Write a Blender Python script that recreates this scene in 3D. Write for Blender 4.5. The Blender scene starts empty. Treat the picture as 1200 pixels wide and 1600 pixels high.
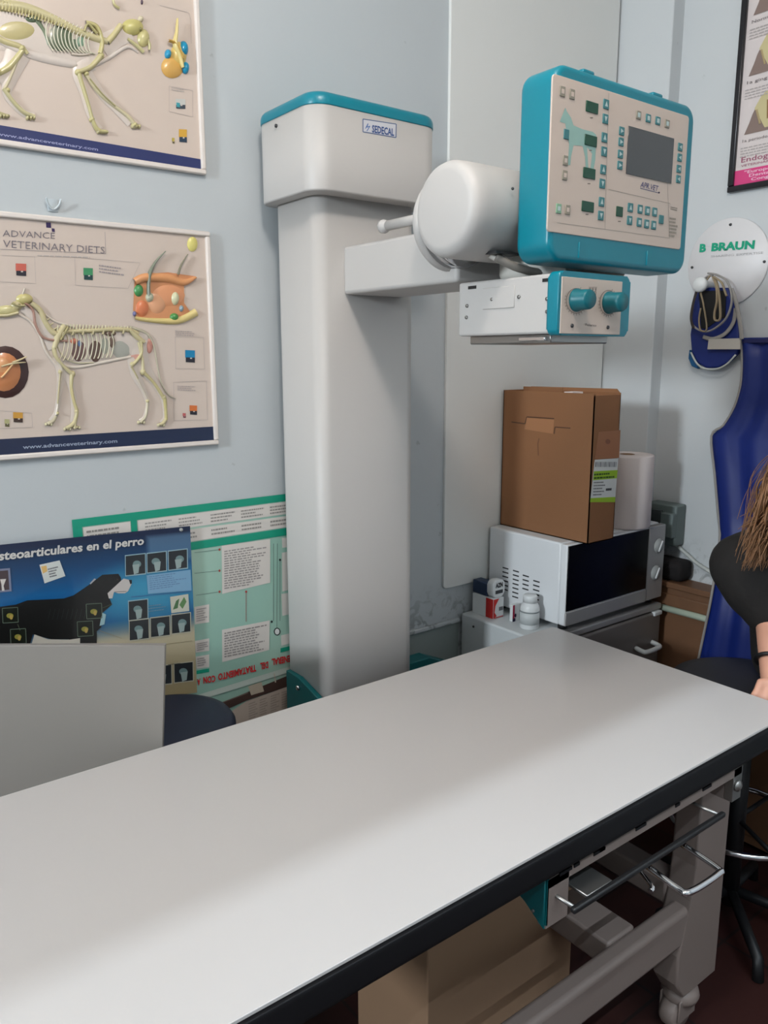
import bpy, bmesh, math, random
from mathutils import Vector, Matrix
random.seed(7)
sc = bpy.context.scene
COL = sc.collection
# ------------------------------------------------------------------ camera
HC = 1.5; FPX = 1234.2; YAW = math.radians(37.36); PIT = math.radians(11.13); ROL = math.radians(-.14)
cy_, sy_ = math.cos(YAW), math.sin(YAW)
FW = Vector((sy_*math.cos(PIT), cy_*math.cos(PIT), -math.sin(PIT)))
RT = Vector((cy_, -sy_, 0)); UP = RT.cross(FW)
RT, UP = RT*math.cos(ROL)+UP*math.sin(ROL), UP*math.cos(ROL)-RT*math.sin(ROL)
cam = bpy.data.cameras.new('camera'); camo = bpy.data.objects.new('camera', cam); COL.objects.link(camo)
cam.sensor_fit = 'VERTICAL'; cam.sensor_height = 36; cam.sensor_width = 27; cam.lens = 36*FPX/1600
cam.clip_start = .02
camo.matrix_world = Matrix(((RT.x, UP.x, -FW.x, 0), (RT.y, UP.y, -FW.y, 0), (RT.z, UP.z, -FW.z, HC), (0, 0, 0, 1)))
sc.camera = camo
# ------------------------------------------------------------------ colour management, world, lights
sc.view_settings.view_transform = 'Standard'; sc.view_settings.look = 'None'
sc.view_settings.gamma = 1; sc.view_settings.use_curve_mapping = False
sc.view_settings.exposure = 0.0
w = bpy.data.worlds.new('world'); sc.world = w; w.use_nodes = True
w.node_tree.nodes['Background'].inputs[0].default_value = (.75, .85, 1, 1)
w.node_tree.nodes['Background'].inputs[1].default_value = .6
def area(name, loc, target, sx, sy, power, col, spread=180):
    l = bpy.data.lights.new(name, 'AREA'); l.shape = 'RECTANGLE'; l.size = sx; l.size_y = sy; l.energy = power; l.color = col
    l.spread = math.radians(spread)
    o = bpy.data.objects.new(name, l); COL.objects.link(o); o.location = loc
    o.rotation_euler = (Vector(target)-Vector(loc)).to_track_quat('-Z', 'Y').to_euler(); return o
area('window_daylight', (-3.04, .5, 2.25), (1.5, 1.4, 1.3), .38, .38, 98, (.86, .94, 1))
_pl = bpy.data.lights.new('ceiling_lamp_light', 'POINT'); _pl.energy = 26.5; _pl.color = (1, .935, .885); _pl.shadow_soft_size = .09
_po = bpy.data.objects.new('ceiling_lamp_light', _pl); COL.objects.link(_po); _po.location = (.48, .50, 2.68)
strip = area('strip_lamp_light', (.7, -.62, 2.75), (.7, -.62, 0), 2.4, .010, 44, (.76, .89, 1))
strip.rotation_euler = (0, 0, 0)

# ------------------------------------------------------------------ world positions measured from the room's own geometry
def ray(x, y): return FW + RT*((x-600)/FPX) - UP*((y-800)/FPX)
CAM = Vector((0, 0, HC))
def onx(x, y, X): d = ray(x, y); return CAM + d*(X/d.x)
def ony(x, y, Y): d = ray(x, y); return CAM + d*(Y/d.y)
def onz(x, y, Z): d = ray(x, y); return CAM + d*((Z-HC)/d.z)
def atd(x, y, D): return CAM + ray(x, y)*D

# ------------------------------------------------------------------ materials
def s2l(c): return tuple(((v/255)/12.92 if v/255 <= .04045 else ((v/255+.055)/1.055)**2.4) for v in c)
def s01(c): return tuple(v/255 for v in c)
MATS = {}
def mat(name, rgb, rough=.5, metal=0, bump=0, bscale=80, var=0, vscale=6, coat=0, emit=0, spec=.5, alpha=None):
    if name in MATS: return MATS[name]
    m = bpy.data.materials.new(name); m.use_nodes = True; nt = m.node_tree; b = nt.nodes['Principled BSDF']
    c = s2l(rgb)
    b.inputs['Base Color'].default_value = (*c, 1); b.inputs['Roughness'].default_value = rough
    b.inputs['Metallic'].default_value = metal; b.inputs['Coat Weight'].default_value = coat
    b.inputs['Specular IOR Level'].default_value = spec
    if emit: b.inputs['Emission Color'].default_value = (*c, 1); b.inputs['Emission Strength'].default_value = emit
    tc = nt.nodes.new('ShaderNodeTexCoord')
    n = nt.nodes.new('ShaderNodeTexNoise'); n.inputs['Scale'].default_value = vscale; n.inputs['Detail'].default_value = 5
    nt.links.new(tc.outputs['Object'], n.inputs['Vector'])
    mx = nt.nodes.new('ShaderNodeMix'); mx.data_type = 'RGBA'
    v = var if var else .03
    mx.inputs[6].default_value = (*[min(1, k*(1+v)) for k in c], 1); mx.inputs[7].default_value = (*[k*(1-v) for k in c], 1)
    nt.links.new(n.outputs['Fac'], mx.inputs[0]); nt.links.new(mx.outputs[2], b.inputs['Base Color'])
    if bump:
        n2 = nt.nodes.new('ShaderNodeTexNoise'); n2.inputs['Scale'].default_value = bscale; n2.inputs['Detail'].default_value = 4
        nt.links.new(tc.outputs['Object'], n2.inputs['Vector'])
        bp = nt.nodes.new('ShaderNodeBump'); bp.inputs['Strength'].default_value = bump; bp.inputs['Distance'].default_value = .004
        nt.links.new(n2.outputs['Fac'], bp.inputs['Height']); nt.links.new(bp.outputs['Normal'], b.inputs['Normal'])
    MATS[name] = m; return m
def print_mat(name, rough=.5, coat=0):
    m = bpy.data.materials.new(name); m.use_nodes = True; nt = m.node_tree; b = nt.nodes['Principled BSDF']
    a = nt.nodes.new('ShaderNodeVertexColor'); a.layer_name = 'Col'
    nt.links.new(a.outputs['Color'], b.inputs['Base Color'])
    b.inputs['Roughness'].default_value = rough; b.inputs['Coat Weight'].default_value = coat; MATS[name] = m; return m
PRINT = print_mat('printed_paper', .55); PRINTG = print_mat('glossy_print', .3, .2)

def plaster(name, rgb, dirt_top, dirt_amt):
    m = mat(name, rgb, .75, bump=.25, bscale=14, var=.03, vscale=2.5)
    nt = m.node_tree; b = nt.nodes['Principled BSDF']
    src = b.inputs['Base Color'].links[0].from_socket
    tc = nt.nodes.new('ShaderNodeTexCoord'); sp = nt.nodes.new('ShaderNodeSeparateXYZ'); nt.links.new(tc.outputs['Object'], sp.inputs[0])
    mr = nt.nodes.new('ShaderNodeMapRange'); mr.inputs[1].default_value = dirt_top; mr.inputs[2].default_value = dirt_top-.12
    mr.inputs[3].default_value = 0; mr.inputs[4].default_value = 1; nt.links.new(sp.outputs[2], mr.inputs[0])
    n = nt.nodes.new('ShaderNodeTexNoise'); n.inputs['Scale'].default_value = 30; n.inputs['Detail'].default_value = 8; n.inputs['Distortion'].default_value = 1.2
    nt.links.new(tc.outputs['Object'], n.inputs['Vector'])
    r = nt.nodes.new('ShaderNodeValToRGB'); r.color_ramp.elements[0].position = .5; r.color_ramp.elements[0].color = (0, 0, 0, 1)
    r.color_ramp.elements[1].position = .62; r.color_ramp.elements[1].color = (1, 1, 1, 1); nt.links.new(n.outputs['Fac'], r.inputs[0])
    mu = nt.nodes.new('ShaderNodeMath'); mu.operation = 'MULTIPLY'; nt.links.new(mr.outputs[0], mu.inputs[0]); nt.links.new(r.outputs[0], mu.inputs[1])
    mu2 = nt.nodes.new('ShaderNodeMath'); mu2.operation = 'MULTIPLY'; mu2.inputs[1].default_value = dirt_amt; nt.links.new(mu.outputs[0], mu2.inputs[0])
    # a few scuffs higher up
    n3 = nt.nodes.new('ShaderNodeTexNoise'); n3.inputs['Scale'].default_value = 22; n3.inputs['Detail'].default_value = 3; nt.links.new(tc.outputs['Object'], n3.inputs['Vector'])
    r3 = nt.nodes.new('ShaderNodeValToRGB'); r3.color_ramp.elements[0].position = .73; r3.color_ramp.elements[0].color = (0, 0, 0, 1)
    r3.color_ramp.elements[1].position = .77; r3.color_ramp.elements[1].color = (.3, .3, .3, 1); nt.links.new(n3.outputs['Fac'], r3.inputs[0])
    ad = nt.nodes.new('ShaderNodeMath'); ad.operation = 'MAXIMUM'; nt.links.new(mu2.outputs[0], ad.inputs[0]); nt.links.new(r3.outputs[0], ad.inputs[1])
    mx = nt.nodes.new('ShaderNodeMix'); mx.data_type = 'RGBA'; mx.inputs[7].default_value = (*s2l((96, 98, 96)), 1)
    nt.links.new(ad.outputs[0], mx.inputs[0]); nt.links.new(src, mx.inputs[6]); nt.links.new(mx.outputs[2], b.inputs['Base Color'])
    return m
M_WALL = plaster('pale_blue_plaster', (187, 193, 196), .84, .55)
M_WALLR = plaster('pale_blue_plaster_right', (199, 203, 205), .93, .45)
M_DADO = mat('grey_green_dado', (140, 150, 148), .6, var=.06)
M_PANEL = mat('painted_board', (222, 223, 220), .5, bump=.06, bscale=10, var=.02)
M_CEIL = mat('white_ceiling', (225, 225, 220), .8)
M_WHITE = mat('white_enamel', (187, 184, 181), .48, var=.012, vscale=4)
M_ENAM2 = mat('grey_white_enamel', (205, 203, 196), .4, var=.015)
M_TEAL = mat('teal_plastic', (0, 121, 139), .32, var=.03)
M_TEALE = mat('shaded_teal_enamel', (0, 92, 96), .4)  # teal darkened to look shaded at the column foot and under the table
M_TEALD = mat('teal_knob_plastic', (0, 98, 108), .4)
M_CHROME = mat('chrome', (210, 210, 212), .12, 1)
M_STEEL = mat('brushed_steel', (150, 148, 145), .35, .9)
M_BLACK = mat('black_rubber', (16, 16, 18), .5)
M_SCREW = mat('dark_screw', (70, 70, 72), .4, .6)
M_TABLE = mat('white_laminate', (191, 186, 183), .33, var=.008, vscale=3)
M_TBEDGE = mat('black_edge', (6, 6, 10), .6, spec=.3)
M_LEGM = mat('cream_steel', (126, 112, 105), .5)
M_CARD = mat('brown_cardboard', (136, 93, 60), .75, bump=.08, bscale=300, var=.05, vscale=5)
M_CARDD = mat('brown_cardboard_inner', (138, 96, 64), .8, var=.06)
M_TAN = mat('tan_cardboard', (146, 116, 90), .8, var=.06)
M_MWW = mat('white_microwave', (228, 230, 232), .4)
M_SILV = mat('silver_plastic', (168, 166, 165), .38, .35)
M_GLASSB = mat('black_glass', (7, 7, 8), .25, spec=.25)
M_FRW = mat('white_fridge', (206, 210, 211), .45)
M_FRG = mat('grey_fridge_door', (122, 116, 112), .42, .2, var=.03)
M_PAPER = mat('white_paper', (226, 214, 210), .85, bump=.15, bscale=60)
M_NAVY = mat('navy_vinyl', (24, 30, 52), .5, var=.08)
M_BOARD = mat('white_melamine', (133, 128, 122), .5)
M_WOOD = mat('brown_wood', (116, 82, 58), .5, var=.22, vscale=9)
M_PIPE = mat('pale_green_pipe', (176, 188, 170), .5)
M_BAG = mat('black_fabric', (24, 19, 20), .85)
M_SOCK = mat('grey_plastic', (104, 116, 114), .5)
M_SOCKW = mat('smoked_cover', (60, 66, 66), .2)
M_CABLE = mat('white_cable', (190, 194, 190), .5)
M_CABG = mat('grey_cable', (120, 116, 110), .55)
M_BLUE = mat('blue_lead_vinyl', (12, 36, 112), .5, var=.12, vscale=7)
M_BLUED = mat('dark_blue_fabric', (24, 28, 84), .6)
M_PIPING = mat('grey_piping', (150, 146, 142), .7)
M_CREAM = mat('cream_band', (186, 180, 172), .6)
M_LEASH = mat('tan_strap', (150, 134, 108), .7)
M_LEASHD = mat('dark_strap', (52, 44, 42), .7)
M_DISC = mat('white_sign_plastic', (216, 214, 215), .4)
M_FRAMEB = mat('black_frame', (22, 20, 26), .22)
M_CHFR = mat('white_plastic_frame', (224, 215, 208), .4)
M_SKIN = mat('skin', (206, 152, 128), .5, var=.08, vscale=30)
M_SHIRT = mat('black_shirt', (25, 22, 21), .85, bump=.15, bscale=90)
M_TROUS = mat('dark_trousers', (30, 32, 36), .85)
M_HAIR = mat('dark_blonde_hair', (132, 94, 62), .5, var=.35, vscale=60)
M_SEAT = mat('charcoal_vinyl', (44, 44, 48), .55)
M_RED = mat('red_carton', (196, 36, 32), .5)
M_NAVC = mat('navy_carton', (30, 50, 78), .5)
M_BOTTLE = mat('white_bottle_plastic', (222, 224, 224), .35)
M_GREY = mat('light_grey_plastic', (170, 172, 170), .5)
M_LCDG = mat('green_lcd', (6, 66, 44), .3)
M_KEY = mat('key_teal', (60, 118, 122), .5)
M_KEYL = mat('key_light', (178, 196, 194), .5)
M_KEYG = mat('key_greige', (140, 134, 120), .5)
M_KEYGR = mat('key_green', (126, 166, 138), .5)
M_FACE = mat('beige_face_plate', (200, 184, 172), .45, var=.015)
M_HOOK = mat('clear_plastic_hook', (196, 204, 208), .15)

# floor tiles
M_FLOOR = mat('dark_red_tiles', (52, 26, 22), .45, var=.2, vscale=5)
_nt = M_FLOOR.node_tree; _b = _nt.nodes['Principled BSDF']; _tc = _nt.nodes.new('ShaderNodeTexCoord')
_br = _nt.nodes.new('ShaderNodeTexBrick'); _br.offset = 0; _br.inputs['Scale'].default_value = 1
_br.inputs['Brick Width'].default_value = .3; _br.inputs['Row Height'].default_value = .3; _br.inputs['Mortar Size'].default_value = .004
_br.inputs['Color1'].default_value = (*s2l((54, 26, 22)), 1); _br.inputs['Color2'].default_value = (*s2l((46, 22, 20)), 1); _br.inputs['Mortar'].default_value = (*s2l((30, 20, 18)), 1)
_nt.links.new(_tc.outputs['Object'], _br.inputs['Vector']); _nt.links.new(_br.outputs['Color'], _b.inputs['Base Color'])

# ------------------------------------------------------------------ mesh helpers
class MB:
    def __init__(s): s.bm = bmesh.new(); s.mats = []; s.cl = s.bm.loops.layers.color.new('Col')
    def mi(s, m):
        if m not in s.mats: s.mats.append(m)
        return s.mats.index(m)
    def face(s, vs, m, smooth=False, col=None):
        try: f = s.bm.faces.new(vs)
        except ValueError: return None
        f.material_index = s.mi(m); f.smooth = smooth
        if col is not None:
            for l in f.loops: l[s.cl] = (*col, 1)
        return f
    def box(s, x0, x1, y0, y1, z0, z1, m, bev=0, seg=2, M=None):
        vs = [s.bm.verts.new((x, y, z)) for x in (x0, x1) for y in (y0, y1) for z in (z0, z1)]
        fs = [s.face([vs[i] for i in q], m) for q in ((0, 1, 3, 2), (4, 6, 7, 5), (0, 4, 5, 1), (2, 3, 7, 6), (0, 2, 6, 4), (1, 5, 7, 3))]
        nv = vs
        if bev:
            es = list({e for f in fs for e in f.edges})
            r = bmesh.ops.bevel(s.bm, geom=es, offset=bev, segments=seg, affect='EDGES', profile=.5)
            for f in r['faces']: f.material_index = s.mi(m); f.smooth = True
            nv = list({v for f in r['faces'] for v in f.verts} | {v for v in vs if v.is_valid})
        if M is not None:
            for v in nv: v.co = M @ v.co
        return s
    def prism(s, pts, ext, m, bev=0, seg=3, smooth_side=False):
        """pts: 3D outline (planar), ext: extrusion vector"""
        e = Vector(ext); a = [s.bm.verts.new(p) for p in pts]; b = [s.bm.verts.new(Vector(p)+e) for p in pts]
        f1 = s.face(a[::-1], m); f2 = s.face(b, m); n = len(a)
        sd = [s.face([a[i], a[(i+1) % n], b[(i+1) % n], b[i]], m, smooth_side) for i in range(n)]
        if bev:
            es = list({e2 for f in (f1, f2) for e2 in f.edges})
            r = bmesh.ops.bevel(s.bm, geom=es, offset=bev, segments=seg, affect='EDGES', profile=.5)
            for f in r['faces']: f.material_index = s.mi(m); f.smooth = True
        return s
    def tube(s, pts, r, m, seg=10, cap=True, closed=False, flat=1, nrm=None):
        pts = [Vector(p) for p in pts]; n = len(pts); rs = r if isinstance(r, (list, tuple)) else [r]*n
        rings = []; prev = None
        for i, p in enumerate(pts):
            if closed: t = pts[(i+1) % n]-pts[i-1]
            else: t = pts[min(i+1, n-1)]-pts[max(i-1, 0)]
            t.normalize()
            if prev is None:
                up = Vector((0, 0, 1)) if abs(t.z) < .9 else Vector((1, 0, 0))
                if nrm: up = Vector(nrm)
                u = t.cross(up).normalized()
            else: u = (prev - t*prev.dot(t)).normalized()
            prev = u; v = t.cross(u).normalized()
            rings.append([s.bm.verts.new(p+(u*math.cos(2*math.pi*k/seg)+v*math.sin(2*math.pi*k/seg)*flat)*rs[i]) for k in range(seg)])
        for i in range(n if closed else n-1):
            A, B = rings[i], rings[(i+1) % n]
            for k in range(seg): s.face([A[k], A[(k+1) % seg], B[(k+1) % seg], B[k]], m, True)
        if cap and not closed: s.face(rings[0][::-1], m); s.face(rings[-1], m)
        return s
    def lathe(s, prof, org, axis, m, seg=32, smooth=True):
        """prof: list of (radius, distance along axis)"""
        ax = Vector(axis).normalized(); o = Vector(org)
        up = Vector((0, 0, 1)) if abs(ax.z) < .9 else Vector((1, 0, 0)); u = ax.cross(up).normalized(); v = ax.cross(u)
        rings = []
        for r, h in prof:
            if r < 1e-6: rings.append([s.bm.verts.new(o+ax*h)])
            else: rings.append([s.bm.verts.new(o+ax*h+(u*math.cos(2*math.pi*k/seg)+v*math.sin(2*math.pi*k/seg))*r) for k in range(seg)])
        for A, B in zip(rings, rings[1:]):
            for k in range(seg):
                k2 = (k+1) % seg
                if len(A) == 1 and len(B) == 1: continue
                if len(A) == 1: s.face([A[0], B[k2], B[k]], m, smooth)
                elif len(B) == 1: s.face([A[k], A[k2], B[0]], m, smooth)
                else: s.face([A[k], A[k2], B[k2], B[k]], m, smooth)
        if len(rings[0]) > 1: s.face(rings[0][::-1], m)
        if len(rings[-1]) > 1: s.face(rings[-1], m)
        return s
    def build(s, name, parent=None, autos=None, normals=True):
        if normals: bmesh.ops.recalc_face_normals(s.bm, faces=s.bm.faces)
        me = bpy.data.meshes.new(name)
        if parent is not None:
            L = WLOC[parent.name]; bmesh.ops.translate(s.bm, verts=s.bm.verts, vec=-L)
            WL = L
        else: WL = Vector((0, 0, 0))
        s.bm.to_mesh(me); s.bm.free()
        for m in s.mats: me.materials.append(m)
        o = bpy.data.objects.new(name, me); COL.objects.link(o)
        if parent is not None: o.parent = parent
        WLOC[o.name] = Vector(WL)
        if autos: me.shade_smooth() if False else None
        return o
WLOC = {}
def thing(name, loc, label, cat, group=None):
    o = bpy.data.objects.new(name, None); o.empty_display_size = .05; COL.objects.link(o); o.location = loc
    WLOC[o.name] = Vector(loc); o['label'] = label; o['category'] = cat
    if group: o['group'] = group
    return o
def tag(o, label, cat, group=None):
    o['label'] = label; o['category'] = cat
    if group: o['group'] = group
    return o
def struct(name, mb):
    o = mb.build(name); o['kind'] = 'structure'; return o
def rrect(u0, u1, v0, v1, r, n=6):
    out = []
    for cx, cy, a0 in ((u1-r, v1-r, 0), (u0+r, v1-r, 90), (u0+r, v0+r, 180), (u1-r, v0+r, 270)):
        for k in range(n+1):
            a = math.radians(a0+90*k/n); out.append((cx+r*math.cos(a), cy+r*math.sin(a)))
    return out
def slab(outline, ext_axis, a0, a1, r0, r1, m, seg=4):
    """outline(inset)->2D pts; extruded along axis from a0 to a1 with rounded rims r0, r1"""
    mb = MB(); prof = []
    sg = 1 if a1 > a0 else -1
    if r0: prof += [(r0*(1-math.sin(math.pi/2*k/seg)), a0+sg*r0*(1-math.cos(math.pi/2*k/seg))) for k in range(seg+1)]
    else: prof.append((0, a0))
    if r1: prof += [(r1*(1-math.cos(math.pi/2*k/seg)), a1-sg*r1*(1-math.sin(math.pi/2*k/seg))) for k in range(seg+1)]
    else: prof.append((0, a1))
    rings = []
    for ins, a in prof:
        rings.append([mb.bm.verts.new({'z': (u, v, a), 'y': (u, a, v), 'x': (a, u, v)}[ext_axis]) for u, v in outline(ins)])
    n = len(rings[0])
    for A_, B_ in zip(rings, rings[1:]):
        for k in range(n): mb.face([A_[k], A_[(k+1) % n], B_[(k+1) % n], B_[k]], m, True)
    mb.face(rings[0][::-1], m); mb.face(rings[-1], m); return mb
def rro(u0, u1, v0, v1, r, n=10): return lambda i: rrect(u0+i, u1-i, v0+i, v1-i, max(.001, r-i), n)
def spline(P, n=6, closed=False):
    P = [Vector(p) for p in P]; N = len(P); out = []
    rng = range(N) if closed else range(N-1)
    for i in rng:
        p0 = P[i-1] if (closed or i > 0) else P[0]; p1 = P[i]; p2 = P[(i+1) % N]; p3 = P[(i+2) % N] if (closed or i+2 < N) else P[-1]
        for k in range(n):
            t = k/n; out.append(.5*((2*p1)+(p2-p0)*t+(2*p0-5*p1+4*p2-p3)*t*t+(3*p1-p0-3*p2+p3)*t**3))
    if not closed: out.append(P[-1])
    return out
# ---- flat printing on a plane: points come as positions on that plane, given through a mapping function
_tc_cache = {}
def text_tris(s, bold=0):
    key = (s, bold)
    if key in _tc_cache: return _tc_cache[key]
    c = bpy.data.curves.new('t', 'FONT'); c.body = s; c.size = 1; c.offset = bold; c.resolution_u = 2
    o = bpy.data.objects.new('t', c); COL.objects.link(o); bpy.context.view_layer.update()
    me = bpy.data.meshes.new_from_object(o)
    vs = [tuple(v.co[:2]) for v in me.vertices]; fs = [tuple(p.vertices) for p in me.polygons]
    bpy.data.objects.remove(o); bpy.data.curves.remove(c); bpy.data.meshes.remove(me)
    x0 = min(v[0] for v in vs); x1 = max(v[0] for v in vs); 
    vs = [((v[0]-x0)/(x1-x0), v[1]/.70) for v in vs]
    _tc_cache[key] = (vs, fs); return vs, fs
class Art:
    """printing and relief on one plane. mp(x,y)->world point, N = outward normal"""
    def __init__(s, mp, N, m=None): s.mp = mp; s.N = Vector(N); s.mb = MB(); s.m = m or PRINT; s.lay = 0; s.fat = 1.0; s.mixc = 0.0
    def W(s, p, h=0): return s.mp(*p)+s.N*h
    def poly(s, pts, rgb, h=.0003, m=None):
        s.lay += 1; h = h+s.lay*4e-6
        f = s.mb.face([s.mb.bm.verts.new(s.W(p, h)) for p in pts], m or s.m, col=s01(rgb))
        if f is not None: f.normal_update(); 
        if f is not None and f.normal.dot(s.N) < 0: f.normal_flip()
    def rect(s, x0, y0, x1, y1, rgb, **k): s.poly([(x0, y0), (x1, y0), (x1, y1), (x0, y1)], rgb, **k)
    def disc(s, x, y, rx, ry, rgb, n=20, **k): s.poly([(x+rx*math.cos(2*math.pi*i/n), y+ry*math.sin(2*math.pi*i/n)) for i in range(n)], rgb, **k)
    def line(s, p, q, w, rgb, **k):
        d = Vector((q[0]-p[0], q[1]-p[1])).normalized(); n = Vector((-d.y, d.x))*w/2
        s.poly([(p[0]+n.x, p[1]+n.y), (q[0]+n.x, q[1]+n.y), (q[0]-n.x, q[1]-n.y), (p[0]-n.x, p[1]-n.y)], rgb, **k)
    def path(s, pts, w, rgb, **k):
        for p, q in zip(pts, pts[1:]): s.line(p, q, w, rgb, **k)
    def frame(s, quad, w, rgb, **k): s.path(list(quad)+[quad[0]], w, rgb, **k)
    def text(s, body, A, B, C, rgb, h=.0006, bold=.01):
        """A baseline start, B baseline end, C top of cap at start"""
        vs, fs = text_tris(body, bold); s.lay += 1; h += s.lay*4e-6
        A = s.W(A, h); U = s.W(B, h)-A; V = s.W(C, h)-A
        bv = [s.mb.bm.verts.new(A+U*x+V*y) for x, y in vs]
        for f in fs:
            F = s.mb.face([bv[i] for i in f], s.m, col=s01(rgb))
            if F is not None:
                F.normal_update()
                if F.normal.dot(s.N) < 0: F.normal_flip()
    def lines_of_text(s, A, B, C, n, rgb, frac=.45, seed=1):
        """grey unreadable small print between quad A (start) B(end) C(lower start)"""
        r = random.Random(seed)
        A, B, C = Vector(A), Vector(B), Vector(C)
        for i in range(n):
            o = A+(C-A)*((i+.3)/n); hh = (C-A)*(frac/n); x = 0; end = r.uniform(.6, 1)
            while x < end:
                l = min(r.uniform(.04, .12), end-x)
                p = o+(B-A)*x; q = o+(B-A)*(x+l); s.poly([p, q, q+hh, p+hh], rgb); x += l+.02
    def relief(s, pts, w, rgb, hgt=.004, n=5, sm=True, fat=1.0):
        """half-round raised stroke; w = world widths"""
        rgb = tuple(c*(1-s.mixc)+q*s.mixc for c, q in zip(rgb, (204, 190, 172))); P = [s.W(p) for p in pts]; ws = [q*s.fat for q in (list(w) if isinstance(w, (list, tuple)) else [w]*len(P))]
        if sm and len(P) > 2:
            PP = [Vector((*p,)) for p in P]; k = 5
            Q = spline(PP, k); W2 = []
            for i in range(len(ws)-1): W2 += [ws[i]+(ws[i+1]-ws[i])*j/k for j in range(k)]
            W2.append(ws[-1]); P, ws = Q, W2
        rows = []
        for i, p in enumerate(P):
            t = (P[min(i+1, len(P)-1)]-P[max(i-1, 0)]).normalized(); u = t.cross(s.N).normalized()
            rows.append([s.mb.bm.verts.new(p+u*math.cos(math.pi*k/(n-1))*ws[i]/2+s.N*((math.sin(math.pi*k/(n-1))*min(hgt, ws[i]*.6)+max(0, hgt-ws[i]*.6)+.0004) if 0 < k < n-1 else max(0, hgt-ws[i]*.9)*.6+.0003)) for k in range(n)])
        for A, B in zip(rows, rows[1:]):
            for k in range(n-1): s.mb.face([A[k], A[k+1], B[k+1], B[k]], s.m, True, col=s01(rgb))
    def blob(s, x, y, rx, ry, rgb, hgt=.005, n=20):
        rgb = tuple(c*(1-s.mixc*.6)+q*s.mixc*.6 for c, q in zip(rgb, (204, 190, 172))); c = s.mb.bm.verts.new(s.W((x, y), hgt)); rings = []
        for f, h in ((.45, .85), (.8, .5), (1, .0)):
            rings.append([s.mb.bm.verts.new(s.W((x+rx*f*math.cos(2*math.pi*i/n), y+ry*f*math.sin(2*math.pi*i/n)), hgt*h+.0004)) for i in range(n)])
        for i in range(n):
            j = (i+1) % n; s.mb.face([c, rings[0][i], rings[0][j]], s.m, True, col=s01(rgb))
            for A, B in zip(rings, rings[1:]): s.mb.face([A[i], B[i], B[j], A[j]], s.m, True, col=s01(rgb))
    def build(s, name, parent): return s.mb.build(name, parent, normals=False)
def grid_sheet(quad_world, nu, nv, colf, m, thick, N):
    """sheet with printed colours: quad TL,TR,BR,BL"""
    mb = MB(); TL, TR, BR, BL = [Vector(q) for q in quad_world]; V = []
    for j in range(nv+1):
        a = TL.lerp(BL, j/nv); b = TR.lerp(BR, j/nv); V.append([mb.bm.verts.new(a.lerp(b, i/nu)) for i in range(nu+1)])
    for j in range(nv):
        for i in range(nu):
            f = mb.face([V[j][i], V[j+1][i], V[j+1][i+1], V[j][i+1]], m)
            for l, (uu, vv) in zip(f.loops, ((i, j), (i, j+1), (i+1, j+1), (i+1, j))): l[mb.cl] = (*s01(colf(uu/nu, vv/nv)), 1)
    N = Vector(N)*thick
    bk = [mb.bm.verts.new(q-N) for q in (TL, TR, BR, BL)]; cr = [V[0][0], V[0][nu], V[nv][nu], V[nv][0]]
    edges = [V[0], [r[nu] for r in V], V[nv][::-1], [r[0] for r in V][::-1]]
    c0 = s01(colf(0, 0))
    for k in range(4): mb.face(edges[k][::-1]+[bk[k], bk[(k+1) % 4]], m, col=c0)
    mb.face(bk, m, col=c0)
    return mb

# ================================================================== THE ROOM
WY = 1.72; XA = 2.245; XB = 2.30; XL = -3.2; YF = -1.9; ZC = 2.9
struct('floor', MB().box(XL-.1, XB+.2, YF-.1, WY+.12, -.1, 0, M_FLOOR))
struct('ceiling', MB().box(XL-.1, XB+.2, YF-.1, WY+.12, ZC, ZC+.1, M_CEIL))
struct('wall_back', MB().box(XL-.1, XB+.2, WY, WY+.12, 0, ZC, M_WALL))
b = MB().box(XB, XB+.14, YF, 1.525, 0, ZC, M_WALLR); b.box(XA, XB+.14, 1.525, WY, 0, ZC, M_WALLR, .004)
struct('wall_right', b)
# left wall with window opening y .2..1.35, z 1.0..2.2
b = MB()
b.box(XL-.12, XL, YF, .15, 0, ZC, M_WALL); b.box(XL-.12, XL, .85, WY, 0, ZC, M_WALL)
b.box(XL-.12, XL, .15, .85, 0, 2.05, M_WALL); b.box(XL-.12, XL, .15, .85, 2.78, ZC, M_WALL)
struct('wall_left', b)
b = MB()
for q in ((.15, .20, 2.05, 2.78), (.80, .85, 2.05, 2.78), (.15, .85, 2.05, 2.10), (.15, .85, 2.73, 2.78)):
    b.box(XL-.09, XL-.04, q[0], q[1], q[2], q[3], M_CHFR, .004)
win = struct('window_1', b)
M_PANE = mat('window_glass', (235, 240, 240), .02); M_PANE.node_tree.nodes['Principled BSDF'].inputs['Transmission Weight'].default_value = 1
MB().box(XL-.068, XL-.062, .20, .80, 2.10, 2.73, M_PANE).build('pane', win)
# front wall with a door behind the photographer
b = MB(); b.box(XL, .5, YF-.1, YF, 0, ZC, M_WALL); b.box(1.35, XB, YF-.1, YF, 0, ZC, M_WALL); b.box(.5, 1.35, YF-.1, YF, 2.05, ZC, M_WALL)
struct('wall_front', b)
d = struct('door_1', MB().box(.5, 1.35, YF-.07, YF-.03, .005, 2.05, M_CHFR, .003))
MB().tube([(.58, YF-.03, 1.0), (.58, YF+.03, 1.0), (.70, YF+.03, 1.0)], .01, M_CHROME).build('door_handle', d)
# dado ledge and dado on the back wall
b = MB(); b.box(1.0, 1.60, WY-.012, WY, .694, .708, M_WALL, .004); struct('trim_1', b)
b = MB(); b.box(1.0, 1.60, WY-.003, WY, .1, .694, M_DADO); struct('trim_2', b)
struct('baseboard_back', MB().box(XL, XA, WY-.012, WY-.003, 0, .1, M_WOOD, .003))
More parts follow.
